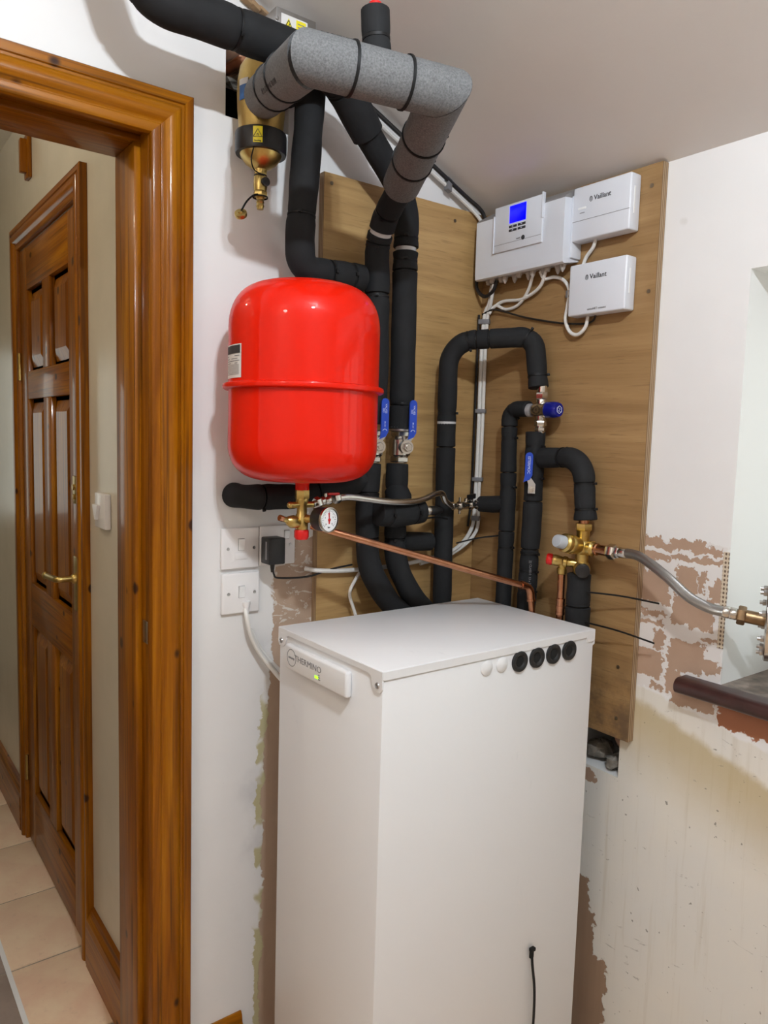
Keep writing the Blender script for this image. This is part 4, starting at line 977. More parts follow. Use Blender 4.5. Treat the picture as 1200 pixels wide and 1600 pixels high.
ball_valve('nickel ball valve with blue lever half hidden by the red vessel', (-0.391, -0.075, 1.441), (0, 0, 1), (-0.30, -0.95, 0), 1.32, 1, (0.95, -0.30, 0), 0.012, 0.082)
# grey collar under the foam at the open valve
tag(obj('pipe_collar', MB().lathe([(0.017, 0), (0.026, 0.001), (0.027, 0.010), (0.025, 0.014)], (-0.311, -0.075, 1.4755), (0, 0, 1), 26), 'steel', loc=(-0.311, -0.075, 1.4755)), 'grey metal collar between foam and open ball valve', 'collar')

# ------------------------------------------------------------------ pipes on the right wall
tD, pD = run('black foam pipe arching from the corner over to the blue mixing knob', [(-0.166, -0.075, 1.00), (-0.173, -0.075, 1.471), (-0.176, -0.077, 1.692), (-0.060, -0.238, 1.700), (-0.061, -0.258, 1.583)], 0.0228, [0, 0.062, 0.036], cuts=(0.455, 0.515, 0.735, 0.755, 0.785, 0.875), ties=(0.538, 0.735, 0.875, 0.972), wob=0.018, heads=[(0.5, -0.8, 0)])
obj('tape_band', MB().lathe([(0.0226, -0.004), (0.0226, 0.004)], pD.at(pD.L*0.515), pD.tan(pD.L*0.515), 20), 'tape', tD, label='white tape at the sleeve joint')
tE, pE = run('black foam pipe with side tee rising to the left of the blue mixing knob', [(-0.060, -0.177, 1.00), (-0.060, -0.178, 1.307), (-0.060, -0.171, 1.537), (-0.061, -0.232, 1.536)], 0.0190, [0, 0.026], cuts=(0.42, 0.66, 0.845), ties=(0.355, 0.60, 0.80, 0.915), wob=0.02, heads=[(0.1, -1, 0)])
eb = obj('foam_sleeve', MB().tube([(-0.062, -0.172, 1.311), (-0.068, -0.135, 1.307), (-0.0735, -0.100, 1.305)], [0.020, 0.0205, 0.0195], 20), 'foam', tE)
tF, pF = run('black foam pipe with branch behind the small blue lever', [(-0.060, -0.249, 1.00), (-0.060, -0.257, 1.299), (-0.060, -0.255, 1.484)], 0.0222, [0.5], cuts=(0.44, 0.67), ties=(0.24, 0.335, 0.42, 0.78, 0.93), wob=0.03, heads=[(0.1, -1, 0)], flare=(0, 0.07))
wrap_text(tF, '|||| CLASS 0  13 x 22', 0.007, pF.at(pF.L*0.33), (0, 0, -1), 0.0228, camdir, 'greyink')
tF2, pF2 = run('black foam branch pipe bending down to the brass pressure valve', [(-0.060, -0.279, 1.425), (-0.060, -0.394, 1.431), (-0.060, -0.408, 1.296)], 0.0232, [0.050], cuts=(0.24, 0.66, 0.90), ties=(0.25, 0.665, 0.90), wob=0.025, heads=[(0.2, -0.9, 0.3)], flare=(0, 0.06))
tG, pG = run('wide black foam pipe below the brass valve group', [(-0.060, -0.399, 1.178), (-0.060, -0.402, 1.00)], 0.0262, None, cuts=(0.40,), ties=(0.36,), wob=0.04)
# loose tails of cable ties
def tie_tail(label, a, b, c=None):
    pts = catmull([a, c, b] if c else [a, (V(a)+V(b))/2+V((0, 0, 0.003)), b], 6); m = MB()
    for p, q in zip(pts, pts[1:]): d = q-p; m.obox((p+q)/2, d, (0, 0, 1), d.cross(V((0, 0, 1))), d.length*1.04, 0.0036, 0.0014)
    return tag(obj('cable_tie', m, 'tie', loc=a, smooth=False), label, 'cable tie')
tie_tail('upper long black tie tail pointing at the peeled wall', (-0.066, -0.426, 1.143), (-0.030, -0.577, 1.143))
tie_tail('lower long black tie tail pointing at the peeled wall', (-0.066, -0.426, 1.077), (-0.030, -0.572, 1.060))
tie_tail('black tie tail sticking out between the corner pipe and tee pipe', (-0.064, -0.158, 1.233), (-0.150, -0.100, 1.212))
tie_tail('thin black tie tail beside the foam tee under the ball valve', (-0.283, -0.146, 1.283), (-0.196, -0.118, 1.274))

# thermostatic mixing valve with blue knob
TM = V((-0.060, -0.268, 1.533))
tm = thing('mixing_valve', 'chrome mixing valve with dark blue knob', 'valve', TM-V((0, 0, 0.045)))
m = MB().lathe([(0.010, -0.030), (0.013, -0.022), (0.0165, -0.014), (0.0175, 0.0), (0.0165, 0.012), (0.019, 0.016), (0.019, 0.021)], TM, (0, -1, 0), 26)
m.lathe([(0.011, 0.010), (0.0115, 0.022), (0.010, 0.026)], TM, (0, 0, 1), 18); m.lathe([(0.011, 0.010), (0.0115, 0.022), (0.010, 0.026)], TM, (0, 0, -1), 18)
m.hexnut(TM+V((0, 0, 0.024)), TM+V((0, 0, 0.040)), 0.0145); m.cyl(TM+V((0, 0, 0.036)), TM+V((0, 0, 0.058)), 0.0115, 18)
m.hexnut(TM-V((0, 0, 0.024)), TM-V((0, 0, 0.036)), 0.0145); m.cyl(TM-V((0, 0, 0.034)), TM-V((0, 0, 0.052)), 0.010, 18); m.hexnut(TM-V((0, 0, 0.039)), TM-V((0, 0, 0.048)), 0.0125, 0.1)
obj('body', m, 'chrome', tm)
obj('side_union', MB().lathe([(0.0135, 0.026), (0.0155, 0.030), (0.0155, 0.046), (0.0135, 0.052)], TM, (0, 1, 0), 22), 'absgrey', tm)
kb = obj('knob', MB().lathe([(0.0175, 0.019), (0.0185, 0.024), (0.0182, 0.040), (0.0172, 0.048), (0.0150, 0.052), (0.0003, 0.053)], TM, (0, -1, 0), 30), 'blueknob', tm, label='dark blue temperature knob')
m = MB(); kc = TM+V((0, -0.0532, 0))
sq = [kc+V((0.0085*math.cos(a), 0, 0.0085*math.sin(a))) for a in [PI/6+PI/3*i for i in range(6)]]
m.tube(sq, 0.0007, 5, closed=True); m.tube([kc+V((-0.004, 0, 0.004)), kc+V((0.003, 0, 0.002)), kc+V((-0.003, 0, -0.003)), kc+V((0.004, 0, -0.004))], 0.0006, 5)
obj('knob_mark', m, 'whiteink', kb)

# small ball valve on the branch pipe
bv = ball_valve('small ball valve with narrow blue lever on the branch pipe', (-0.066, -0.259, 1.353), (0, 0, 1), (-0.80, -0.60, 0), 0.62, 1, (0.60, -0.80, 0), -0.008, 0.062, False, 0.05)
for o in list(bv.children):
    if o.name.startswith('lever'):
        for ch in o.children:
            if ch.name.startswith('lever_sleeve'):
                hubp = V((-0.066, -0.259, 1.353))+V((-0.80, -0.60, 0))*(0.034*0.62+0.0043)
                lettering(ch, 'ISTERMOC', 0.0085, hubp+V((0.60, -0.80, 0))*-0.008+V((0, 0, 0.055)), (0, 0, -1), (-0.60, 0.80, 0) if False else (0.60, -0.80, 0), 'whiteink')

# brass pressure reducing valve group
PC = V((-0.060, -0.404, 1.237))
pv = thing('pressure_valve', 'brass pressure valve with pale grey knob above the safety valve', 'valve', PC-V((0, 0, 0.045)))
m = MB().lathe([(0.016, -0.056), (0.0140, -0.046), (0.0140, 0.034), (0.0155, 0.038)], PC, (0, 0, 1), 24)
m.sphere(PC, 0.021, 18)
m.hexnut(PC+V((0, 0, 0.036)), PC+V((0, 0, 0.052)), 0.0185)
m.lathe([(0.0140, 0.0), (0.0140, 0.018), (0.0165, 0.020), (0.0165, 0.027), (0.0140, 0.029), (0.0125, 0.034)], PC, (0, -1, 0), 22)
m.lathe([(0.015, 0.0), (0.0165, 0.014), (0.0190, 0.018), (0.0190, 0.028), (0.0205, 0.031), (0.0212, 0.040), (0.0195, 0.043), (0.0212, 0.046), (0.0205, 0.054), (0.016, 0.058)], PC, (-0.96, 0.12, 0.22), 28)
m.sphere(PC-V((0, 0, 0.046)), 0.0195, 18); m.lathe([(0.014, 0.0), (0.0155, 0.010), (0.0160, 0.022)], PC-V((0, 0, 0.046)), (-0.72, -0.69, -0.05), 22)
obj('body', m, 'brass', pv)
kd = V((-0.96, 0.12, 0.22)).normalized()
obj('knob', MB().lathe([(0.0145, 0.055), (0.0145, 0.072), (0.0130, 0.078), (0.0003, 0.079)], PC, kd, 18), 'greyplastic', pv, label='pale grey setting knob')
obj('blank_cap', MB().lathe([(0.0150, 0.020), (0.0155, 0.023), (0.0150, 0.031), (0.010, 0.0325), (0.0003, 0.0318)], PC-V((0, 0, 0.046)), (-0.72, -0.69, -0.05), 28), 'black', pv, label='black gauge port cap')
obj('copper_stub', MB().cyl(PC+V((0, 0, 0.048)), PC+V((0, 0, 0.066)), 0.011, 18), 'copper', pv)
m = MB().cyl(PC+V((0, -0.032, 0)), PC+V((0, -0.072, 0)), 0.0110, 18); m.lathe([(0.0112, 0), (0.0132, 0.002), (0.0132, 0.006), (0.0112, 0.008)], PC+V((0, -0.033, 0)), (0, -1, 0), 18)
obj('copper_tail', m, 'copper', pv)
# safety valve and its copper drop
sv = thing('safety_valve', 'small brass safety valve with red cap and copper discharge pipe', 'valve', (-0.085, -0.374, 1.05))
S1 = V((-0.0845, -0.371, 1.203)); sd = V((-0.55, 0.83, 0.10)).normalized()
m = MB().lathe([(0.0085, -0.032), (0.0095, -0.012), (0.0125, -0.010), (0.0125, -0.003), (0.010, 0.0), (0.0115, 0.006), (0.0125, 0.012), (0.0125, 0.018), (0.0105, 0.022)], S1, sd, 20)
m.lathe([(0.008, 0.0), (0.0085, -0.014), (0.0105, -0.016), (0.0105, -0.027), (0.008, -0.029)], S1, (0, 0, 1), 18)
obj('body', m, 'brass', sv)
obj('red_cap', MB().lathe([(0.0118, 0.021), (0.0128, 0.024), (0.0128, 0.031), (0.0105, 0.034), (0.0003, 0.0345)], S1, sd, 16), 'redplastic', sv, label='red test cap')
m = MB().cyl((-0.0845, -0.371, 1.178), (-0.086, -0.374, 1.00), 0.0078, 16)
for z in (1.118, 1.102, 1.088): m.lathe([(0.0079, -0.004), (0.0098, -0.003), (0.0098, 0.003), (0.0079, 0.004)], (-0.0855, -0.373, z), (0, 0, 1), 18)
m.lathe([(0.0092, -0.014), (0.0092, 0.014)], (-0.0855, -0.373, 1.103), (0, 0, 1), 18)
obj('discharge_pipe', m, 'copper', sv)
# copper drain pipe from the gauge manifold
cu = fillet([(-0.606, -0.176, 1.284), (-0.0925, -0.266, 1.132), (-0.0920, -0.305, 1.132), (-0.0920, -0.312, 1.00)], [0.012, 0.013], 7)
cu = [V((-0.606, -0.178, 1.284))]+fillet([(-0.600, -0.186, 1.282), (-0.095, -0.292, 1.132), (-0.0925, -0.310, 1.00)], [0.020], 8)
cp = thing('copper_pipe', 'thin copper pipe slanting from the gauge down to a soldered elbow', 'pipe', (-0.0925, -0.310, 1.0))
obj('tube', MB().tube(cu, 0.0073, 16), 'copper', cp)
pc_ = Path(cu); s_el = pc_.near((-0.0975, -0.288, 1.128)); m = MB()
e0, e1 = s_el-0.022, s_el+0.026
m.tube([pc_.at(e0+(e1-e0)*i/14) for i in range(15)], [0.0092]*15, 16)
for q in (e0, e1): m.lathe([(0.0075, -0.004), (0.0100, -0.003), (0.0100, 0.003), (0.0075, 0.004)], pc_.at(q), pc_.tan(q), 18)
obj('elbow', m, 'copper', cp)
# filling loop hose
fl = thing('filling_loop', 'shiny braided filling hose between the gauge manifold and the corner', 'hose', (-0.60, -0.165, 1.33))
hp = catmull([(-0.530, -0.160, 1.3355), (-0.498, -0.160, 1.336), (-0.402, -0.158, 1.324), (-0.320, -0.150, 1.3225), (-0.255, -0.138, 1.336), (-0.228, -0.130, 1.336), (-0.213, -0.126, 1.318), (-0.190, -0.122, 1.305)], 8)
obj('braid', MB().tube(hp, 0.0072, 14), 'chrome', fl)
m = MB().cyl((-0.598, TY, 1.325), (-0.575, -0.163, 1.330), 0.0065, 14); m.hexnut((-0.592, TY, 1.326), (-0.580, -0.165, 1.329), 0.0125); m.lathe([(0.0085, 0), (0.0095, 0.006), (0.0075, 0.010), (0.0095, 0.014), (0.0095, 0.022), (0.007, 0.026)], (-0.578, -0.164, 1.330), (1, 0.05, 0.10), 18); m.hexnut((-0.545, -0.1605, 1.334), (-0.531, -0.160, 1.3355), 0.0105)
m.cyl((-0.566, -0.163, 1.331), (-0.566, -0.163, 1.346), 0.004, 10); obj('inlet_valve', m, 'chrome', fl)
obj('inlet_lever', MB().box(-0.562, -0.535, -0.168, -0.158, 1.342, 1.347, 0.001), 'redplastic', fl)
E0, E1 = V((-0.190, -0.122, 1.305)), V((-0.074, -0.098, 1.304)); ed = (E1-E0)
m = MB().hexnut(E0, E0+ed*0.11, 0.0095); m.cyl(E0, E1, 0.0065, 16); m.lathe([(0.007, 0), (0.0095, 0.004), (0.0095, 0.026), (0.007, 0.03)], E0+ed*0.30, ed, 18); m.hexnut(E0+ed*0.24, E0+ed*0.33, 0.0118); m.hexnut(E0+ed*0.62, E0+ed*0.72, 0.0118); m.hexnut(E0+ed*0.84, E0+ed*0.95, 0.0122)
m.cyl(E0+ed*0.28, E0+ed*0.28+V((0, 0, 0.020)), 0.0028, 8); m.cyl(E0+ed*0.28, E0+ed*0.28-V((0, 0, 0.020)), 0.0028, 8); m.lathe([(0.0045, 0), (0.005, 0.016), (0.003, 0.018)], E0+ed*0.50, (0, 0, 1), 12)
obj('check_valve', m, 'chrome', fl)
obj('outlet_lever', MB().obox(E0+ed*0.74+V((-0.006, 0, 0.020)), (1, 0.2, 0.1), (0, 1, 0), (0, 0, 1), 0.030, 0.008, 0.012, 0.001), 'black', fl)
# drain cock at the end of the foam tee
dk = thing('drain_cock', 'small nickel drain cock with black tail at the foam tee end', 'valve', (-0.262, -0.122, 1.29))
m = MB().lathe([(0.008, -0.012), (0.0115, -0.008), (0.0115, -0.002), (0.009, 0.0), (0.011, 0.003), (0.011, 0.010), (0.008, 0.012)], (-0.268, -0.122, 1.297), (1, 0, 0.02), 18); obj('body', m, 'chrome', dk)
obj('tail', MB().lathe([(0.009, 0.0), (0.0105, 0.004), (0.0105, 0.020), (0.008, 0.030), (0.006, 0.036)], (-0.258, -0.122, 1.297), (1, -0.05, -0.03), 16), 'black', dk)

# braided hose to the flanged unit in the window recess
bh = thing('braided_hose', 'braided steel hose from the brass valve to the window recess', 'hose', (-0.06, -0.476, 1.238))
hp = catmull([(-0.060, -0.505, 1.239), (-0.065, -0.550, 1.237), (-0.075, -0.616, 1.210), (-0.075, -0.665, 1.179), (-0.067, -0.703, 1.164), (-0.052, -0.727, 1.159)], 10)
N_ = len(hp); nn = 18; mm = MB().tube(hp, 0.0098, nn)
ho = obj('braid', mm, 'braid', bh)
uvl = ho.data.uv_layers.new(name='UVMap')
for poly in ho.data.polygons:
    for li, vi in zip(poly.loop_indices, poly.vertices):
        uvl.data[li].uv = ((vi % nn)/nn*2.0, (vi//nn)*0.07)
m = MB().hexnut(PC+V((0, -0.066, 0)), PC+V((0, -0.084, 0.0005)), 0.0165); m.hexnut(PC+V((0, -0.084, 0.0005)), PC+V((0, -0.096, 0.001)), 0.0125, 0.1); m.lathe([(0.0105, 0.0), (0.0112, 0.002), (0.0112, 0.018), (0.0098, 0.020)], PC+V((0, -0.094, 0.001)), (0, -1, 0.02), 18)
obj('union_nut', m, 'chrome', bh)
fd_ = V((0.44, -0.90, -0.10)).normalized(); h0 = V((-0.052, -0.727, 1.159))
obj('ferrule', MB().lathe([(0.0100, -0.006), (0.0112, -0.004), (0.0112, 0.006), (0.0105, 0.007), (0.0112, 0.008), (0.0112, 0.018), (0.009, 0.022)], h0, fd_, 18), 'chrome', bh)
obj('end_nut', MB().hexnut(h0+fd_*0.020, h0+fd_*0.034, 0.0175), 'dullbrass', bh)
obj('nipple', MB().cyl(h0+fd_*0.033, h0+fd_*0.066, 0.0120, 18), 'dullbrass', bh)
FC = h0+fd_*0.066; fn = V((fd_.x, fd_.y, 0)).normalized(); fs_ = V((-fn.y, fn.x, 0))
fu = thing('flanged_unit', 'black unit with bolted steel flange in the window recess', 'pump', (FC.x+0.05, FC.y-0.045, 1.0045))
obj('flange', MB().lathe([(0.070, 0.0), (0.072, 0.002), (0.072, 0.012), (0.070, 0.014)], FC, fn, 48), 'chrome', fu)
obj('housing', MB().lathe([(0.066, 0.014), (0.066, 0.110), (0.060, 0.125), (0.02, 0.13)], FC, fn, 40), 'black', fu)
obj('foot', MB().box(FC.x+0.02, FC.x+0.085, FC.y-0.085, FC.y-0.02, 1.0045, FC.z-0.05, 0.003), 'black', fu)
for k in range(8):
    a = PI/8+k*PI/4; q = FC+(fs_*math.cos(a)+V((0, 0, 1))*math.sin(a))*0.058; m = MB().hexnut(q, q-fn*0.006, 0.0062); m.cyl(q, q-fn*0.011, 0.0035, 10); obj('bolt', m, 'steel', fu)

# ------------------------------------------------------------------ control box and radio modules
cb = thing('control_box', 'white heat pump control box with blue screen and keypad', 'control box', (-0.04, -0.182, 1.85))
cy0, cy1 = -0.3185, -0.0465
pr = [(-0.0185, 1.858), (-0.066, 1.849), (-0.0715, 1.8515), (-0.0725, 1.862), (-0.0725, 1.9865), (-0.0185, 1.992)]
m = MB().prism([(x, cy1, z) for x, z in pr], (0, cy0-cy1, 0)); obj('case', m, 'abs', cb, smooth=False)
pr = [(-0.0185, 1.9918), (-0.0726, 1.9863), (-0.0700, 1.9905), (-0.0250, 2.0170), (-0.0185, 2.0172)]
m = MB().prism([(x, cy1-0.001, z) for x, z in pr], (0, cy0-cy1+0.002, 0)); obj('top_cover', m, 'absgrey', cb, smooth=False, label='grey sloping top cover')
m = MB().box(-0.050, -0.0185, -0.3245, cy0, 1.862, 1.992, 0.0015); obj('side_frame', m, 'abs', cb)
kpl = obj('keypad_panel', MB().box(-0.0772, -0.070, -0.2595, -0.1125, 1.9025, 2.006, 0.0012), 'abs', cb)
obj('grip_rib', MB().box(-0.0800, -0.072, -0.1125, -0.1105, 1.902, 1.988, 0.0008), 'abs', kpl); obj('grip_rib', MB().box(-0.0800, -0.070, -0.2615, -0.2590, 1.955, 2.010, 0.0008), 'abs', kpl)
obj('panel_seam', MB().box(-0.0775, -0.0768, -0.2585, -0.1135, 1.9188, 1.9196), 'greyink', kpl, smooth=False)
obj('screen', MB().box(-0.0780, -0.0765, -0.2110, -0.1605, 1.9615, 2.0005, 0.0006), 'screen', kpl, label='bright blue display')
for y0, y1 in ((-0.1840, -0.1600), (-0.2110, -0.1875)):
    for z0 in (1.9515, 1.9430): obj('key', MB().box(-0.0784, -0.0765, y0, y1, z0, z0+0.0052, 0.0006), 'ink', kpl)
for y in (-0.172, -0.199):
    for z in (1.9541, 1.9456): obj('key_mark', MB().box(-0.0787, -0.0780, y-0.002, y+0.002, z-0.0008, z+0.0008), 'whiteink', kpl, smooth=False)
obj('power_button', MB().lathe([(0.0052, 0), (0.0052, 0.0012), (0.0042, 0.0022), (0.0003, 0.0022)], (-0.0768, -0.2050, 1.9230), (-1, 0, 0), 18), 'ink', kpl)
lettering(kpl, 'reset', 0.0058, (-0.0776, -0.190, 1.9240), (0, -1, 0), (0, 0, 1), 'greyink')
for k in range(12):
    y = -0.062-0.0218*k; r_ = 0.0078; x = -0.040-0.010*(k % 2); zt = 1.854
    prf = [(r_, 0.003), (r_, -0.005), (r_*0.8, -0.007), (r_*0.75, -0.011)]+([(0.0015, -0.019)] if k in (3, 4, 6, 7, 10, 11) else [(0.004, -0.012)])
    obj('cable_gland', MB().lathe(prf, (x, y, zt), (0, 0, 1), 16), 'gland', cb, label='translucent cable gland')
def module(label, z0, z1, cat, first):
    t = thing('radio_module', label, cat, (-0.034, -0.397, z0)); y0, y1 = -0.4690, -0.3235
    obj('case', MB().box(-0.052, -0.0185, y0, y1, z0, z1, 0.0035, 3), 'abs', t)
    zt = z1-0.031
    lettering(t, 'Vaillant', 0.0145, (-0.0525, -0.400, zt), (0, -1, 0), (0, 0, 1), 'ink')
    lg = MB(); lc = V((-0.0523, -0.371, zt)); lg.tube([lc+V((0, 0.0035*math.cos(a), 0.0052*math.sin(a))) for a in [2*PI*i/14 for i in range(14)]], 0.0005, 5, closed=True); lg.tube([lc+V((0, 0.0012, -0.003)), lc+V((0, 0.0012, 0.003)), lc+V((0, -0.001, 0.004))], 0.0005, 5); lg.tube([lc+V((0, -0.0012, -0.003)), lc+V((0, -0.0012, 0.003))], 0.0005, 5)
    obj('logo', lg, 'ink', t)
    obj('side_slot', MB().box(-0.041, -0.036, y0-0.0006, y0+0.001, z0+0.033, z1-0.025, 0.0005), 'dialwhite', t)
    if first:
        obj('lid_seam', MB().box(-0.0523, -0.0515, y0+0.001, y1-0.001, z0+0.0405, z0+0.0415), 'greyink', t, smooth=False)
        obj('indicator_window', MB().box(-0.0526, -0.0515, -0.359, -0.338, z0+0.0640, z0+0.0685, 0.0004), 'dialwhite', t); obj('indicator_light', MB().box(-0.0526, -0.0515, -0.356, -0.343, z0+0.0560, z0+0.0572), 'greyink', t, smooth=False)
    else:
        lettering(t, 'sensoNET connect', 0.0062, (-0.0525, -0.400, z0+0.010), (0, -1, 0), (0, 0, 1), 'greyink')
    return t
module('white radio module with lid seam beside the control box', 1.8935, 2.0055, 'module', True)
module('plain white radio module below the control box end', 1.7350, 1.8435, 'module', False)
tag(obj('terminal_lever', MB().box(-0.030, -0.0185, -0.044, -0.028, 1.958, 1.972, 0.001), 'orange', loc=(-0.024, -0.036, 1.958)), 'tiny orange connector tab at the control box corner', 'connector')

# ------------------------------------------------------------------ cables and clips
cable('white_cable', 'thick white cable bundle running down the plywood corner', [(-0.032, -0.066, 1.842), (-0.031, -0.058, 1.800), (-0.030, -0.042, 1.770), (-0.030, -0.036, 1.667), (-0.030, -0.037, 1.458), (-0.030, -0.034, 1.310), (-0.038, -0.034, 1.236), (-0.095, -0.036, 1.185), (-0.196, -0.032, 1.164), (-0.314, -0.030, 1.156), (-0.423, -0.032, 1.157), (-0.492, -0.030, 1.162), (-0.520, -0.010, 1.166)], 0.0052, 'cable')
cable('white_cable', 'second white cable close against the corner bundle', [(-0.045, -0.085, 1.842), (-0.036, -0.068, 1.800), (-0.028, -0.050, 1.765), (-0.027, -0.046, 1.667), (-0.027, -0.047, 1.458), (-0.028, -0.044, 1.310), (-0.034, -0.046, 1.228), (-0.100, -0.032, 1.174), (-0.200, -0.026, 1.154)], 0.0045, 'cable')
cable('black_cable', 'black cable beside the white bundle in the plywood corner', [(-0.036, -0.028, 1.775), (-0.037, -0.028, 1.667), (-0.037, -0.028, 1.458), (-0.037, -0.027, 1.310), (-0.045, -0.027, 1.240)], 0.0032, 'blackcable')
cable('white_cable', 'white cable along the sloping ceiling edge', [(-0.56, -0.016, 2.246), (-0.511, -0.018, 2.226), (-0.320, -0.018, 2.141), (-0.188, -0.020, 2.081), (-0.100, -0.022, 2.040), (-0.055, -0.030, 2.010), (-0.040, -0.034, 1.985), (-0.038, -0.036, 1.94)], 0.0045, 'cable')
cable('black_cable', 'black cable along the sloping ceiling edge', [(-0.57, -0.026, 2.252), (-0.511, -0.028, 2.232), (-0.320, -0.028, 2.150), (-0.188, -0.028, 2.091), (-0.100, -0.030, 2.050), (-0.050, -0.038, 2.021), (-0.034, -0.040, 1.985)], 0.0050, 'blackcable')
cable('black_cable', 'black cable looping under the control box corner', [(-0.036, -0.030, 1.955), (-0.037, -0.027, 1.915), (-0.046, -0.026, 1.870), (-0.048, -0.030, 1.836), (-0.046, -0.055, 1.815), (-0.044, -0.082, 1.825), (-0.045, -0.095, 1.848)], 0.0045, 'blackcable')
cable('white_cable', 'white cable curving from a middle gland to the corner', [(-0.045, -0.212, 1.848), (-0.032, -0.185, 1.812), (-0.025, -0.150, 1.786), (-0.025, -0.110, 1.780), (-0.026, -0.075, 1.793), (-0.030, -0.058, 1.775)], 0.0038, 'cable')
cable('white_cable', 'white cable drooping from a later gland across to the corner', [(-0.045, -0.250, 1.848), (-0.034, -0.222, 1.815), (-0.028, -0.165, 1.797), (-0.026, -0.100, 1.800), (-0.030, -0.066, 1.786)], 0.0040, 'cable')
cable('white_cable', 'white cable looping round under the lower radio module', [(-0.045, -0.232, 1.848), (-0.036, -0.238, 1.832), (-0.030, -0.262, 1.833), (-0.028, -0.288, 1.822), (-0.028, -0.305, 1.797), (-0.028, -0.302, 1.762), (-0.030, -0.300, 1.734), (-0.031, -0.314, 1.707), (-0.031, -0.337, 1.698), (-0.030, -0.357, 1.714), (-0.030, -0.362, 1.745)], 0.0040, 'cable')
cable('black_cable', 'thin black wire from the cable bundle to the lower radio module', [(-0.034, -0.037, 1.775), (-0.031, -0.080, 1.782), (-0.024, -0.173, 1.754), (-0.024, -0.290, 1.728), (-0.025, -0.365, 1.722), (-0.030, -0.385, 1.745)], 0.0022, 'blackcable')
cable('white_cable', 'short white cable joining the two radio modules', [(-0.032, -0.374, 1.900), (-0.030, -0.366, 1.880), (-0.026, -0.345, 1.862), (-0.026, -0.335, 1.838)], 0.0040, 'cable')
cable('white_cable', 'white cable loop low behind the curving pipes', [(-0.380, -0.036, 1.160), (-0.405, -0.040, 1.132), (-0.419, -0.042, 1.105), (-0.410, -0.046, 1.070), (-0.395, -0.055, 1.02)], 0.0038, 'cable')
cable('white_cable', 'white flex from the lower switch down behind the cabinet', [(-0.664, -0.010, 1.092), (-0.664, -0.020, 1.072), (-0.656, -0.022, 1.036), (-0.634, -0.022, 0.994), (-0.600, -0.035, 0.945), (-0.575, -0.06, 0.91)], 0.0052, 'cable')
cable('white_cable', 'second white flex tucked behind the cabinet corner', [(-0.652, -0.012, 1.045), (-0.640, -0.014, 1.020), (-0.618, -0.016, 0.985), (-0.585, -0.03, 0.945)], 0.0045, 'cable')
cable('black_cable', 'thin black lead from the plug adaptor across to the pipes', [(-0.618, -0.042, 1.192), (-0.613, -0.040, 1.166), (-0.595, -0.032, 1.155), (-0.522, -0.028, 1.151), (-0.467, -0.032, 1.163), (-0.410, -0.036, 1.170)], 0.0022, 'blackcable')
def clip(label, c, ax, sx, sy, sz):
    return tag(obj('cable_clip', MB().obox(c, ax, (0, 0, 1) if abs(V(ax).z) < 0.5 else (0, 1, 0), V(ax).cross(V((0, 0, 1)) if abs(V(ax).z) < 0.5 else V((0, 1, 0))), sx, sy, sz, 0.0012), 'clip', loc=c), label, 'clip')
clip('grey cable clip on the ceiling edge cables', (-0.150, -0.024, 2.066), (1, 0, -0.45), 0.014, 0.028, 0.016)
clip('grey cable clip just above the arched pipe', (-0.029, -0.041, 1.757), (0.5, -0.85, 0), 0.028, 0.012, 0.016)
clip('grey cable clip halfway down the corner cables', (-0.029, -0.041, 1.535), (0.5, -0.85, 0), 0.026, 0.010, 0.016)
clip('grey cable clip above the check valve', (-0.029, -0.040, 1.362), (0.5, -0.85, 0), 0.026, 0.010, 0.016)
clip('grey cable clip at the lower cable bend', (-0.031, -0.040, 1.262), (0.5, -0.85, 0), 0.022, 0.012, 0.015)
clip('grey cable clip beside the lower radio module', (-0.025, -0.304, 1.790), (0, -1, 0), 0.013, 0.016, 0.013)

# ------------------------------------------------------------------ sockets on the left wall
def plate(label, cat, x0, z1, rocker=(0.041, 0.045), fuse=False, cordout=False):
    t = thing('switch_plate', label, cat, (x0+0.043, -0.005, z1-0.086))
    x1, z0 = x0+0.0865, z1-0.0865
    m = MB().box(x0, x1, -0.0095, -0.0003, z0, z1, 0.003, 3); obj('plate', m, 'socket', t)
    for x in (x0+0.0145, x1-0.0125):
        obj('screw', MB().lathe([(0.0036, 0), (0.0034, 0.0012), (0.0004, 0.0006)], (x, -0.0093, (z0+z1)/2), (0, -1, 0), 14), 'steel', t)
    return t, x0, x1, z0, z1
def rocker(t, xc, zc, w_=0.013, h=0.024):
    m = MB().prism([(xc-w_/2, -0.0085, zc-h/2), (xc-w_/2, -0.0112, zc-h/2), (xc-w_/2, -0.0128, zc), (xc-w_/2, -0.0150, zc+h/2), (xc-w_/2, -0.0085, zc+h/2)], (w_, 0, 0)); obj('rocker', m, 'dialwhite', t, smooth=False)
    obj('rocker_frame', MB().box(xc-w_/2-0.0008, xc+w_/2+0.0008, -0.0098, -0.009, zc-h/2-0.0008, zc+h/2+0.0008), 'greyink', t, smooth=False)
t, x0, x1, z0, z1 = plate('white fused switch plate with small fuse drawer', 'switch', -0.7185, 1.2645)
rocker(t, (x0+x1)/2+0.001, (z0+z1)/2+0.008)
obj('fuse_drawer', MB().box((x0+x1)/2-0.014, (x0+x1)/2+0.015, -0.0108, -0.009, z0+0.020, z0+0.034, 0.0006), 'socket', t)
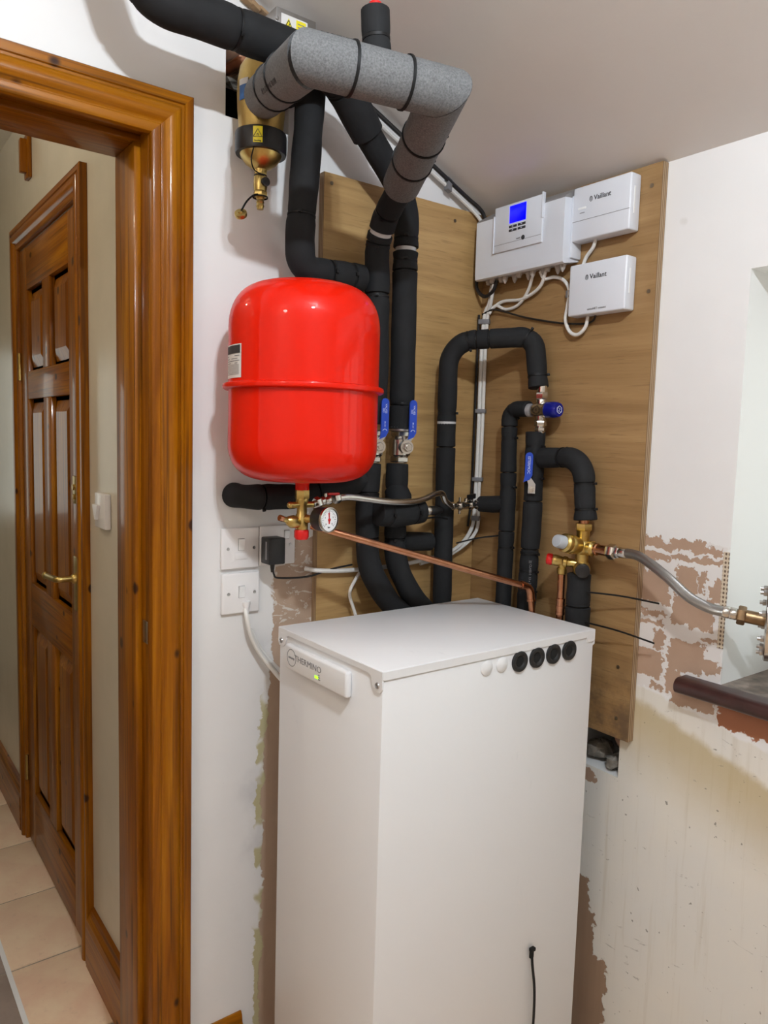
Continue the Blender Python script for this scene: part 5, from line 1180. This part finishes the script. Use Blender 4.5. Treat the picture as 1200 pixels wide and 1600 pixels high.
t, x0, x1, z0, z1 = plate('white wall socket holding the black plug adaptor', 'socket', -0.6310, 1.2660)
rocker(t, x1-0.022, z1-0.021, 0.011, 0.018)
t, x0, x1, z0, z1 = plate('white switch plate with flex outlet below the fused switch', 'switch', -0.7165, 1.1690)
rocker(t, (x0+x1)/2+0.001, (z0+z1)/2+0.003)
obj('flex_outlet', MB().lathe([(0.009, 0), (0.009, 0.006), (0.006, 0.014), (0.0055, 0.024)], ((x0+x1)/2+0.0215-0.010, -0.009, z0+0.024), (0.05, -0.05, -1), 16), 'socket', t)
pa_ = thing('plug_adaptor', 'black plug-in power adaptor in the wall socket', 'adaptor', (-0.615, -0.02, 1.19))
obj('plug_base', MB().box(-0.628, -0.585, -0.026, -0.0096, 1.197, 1.243, 0.005), 'black', pa_)
bd = obj('adaptor_body', MB().box(-0.637, -0.598, -0.062, -0.025, 1.190, 1.246, 0.003), 'black', pa_)
obj('rating_label', MB().box(-0.6376, -0.6365, -0.053, -0.047, 1.200, 1.238), 'greyink', bd, smooth=False)
obj('strain_relief', MB().lathe([(0.0055, 0), (0.0045, 0.010), (0.003, 0.020)], (-0.618, -0.042, 1.191), (0, 0, -1), 12), 'black', bd)

# ------------------------------------------------------------------ hall thermostat and bracket
ht = thing('room_thermostat', 'white boxy thermostat with lever on the hall wall', 'thermostat', (HX-0.008, 0.435, 1.222))
obj('case', MB().box(HX-0.015, HX-0.0003, 0.392, 0.476, 1.221, 1.307, 0.003), 'socket', ht)
m = MB().prism([(HX-0.015, 0.430, 1.278), (HX-0.015, 0.470, 1.278), (HX-0.015, 0.452, 1.242), (HX-0.015, 0.446, 1.242)], (-0.008, 0, 0)); obj('lever', m, 'socket', ht, smooth=False)
wb = obj('wall_hook', MB().box(HX-0.030, HX-0.0003, 1.18, 1.205, 2.25, 2.35, 0.002).box(HX-0.012, HX-0.0003, 1.165, 1.22, 2.235, 2.365, 0.002), 'pine_z', loc=(HX, 1.19, 2.235)); tag(wb, 'small wooden block fixed high on the hall wall', 'block')
bpy.context.view_layer.update()
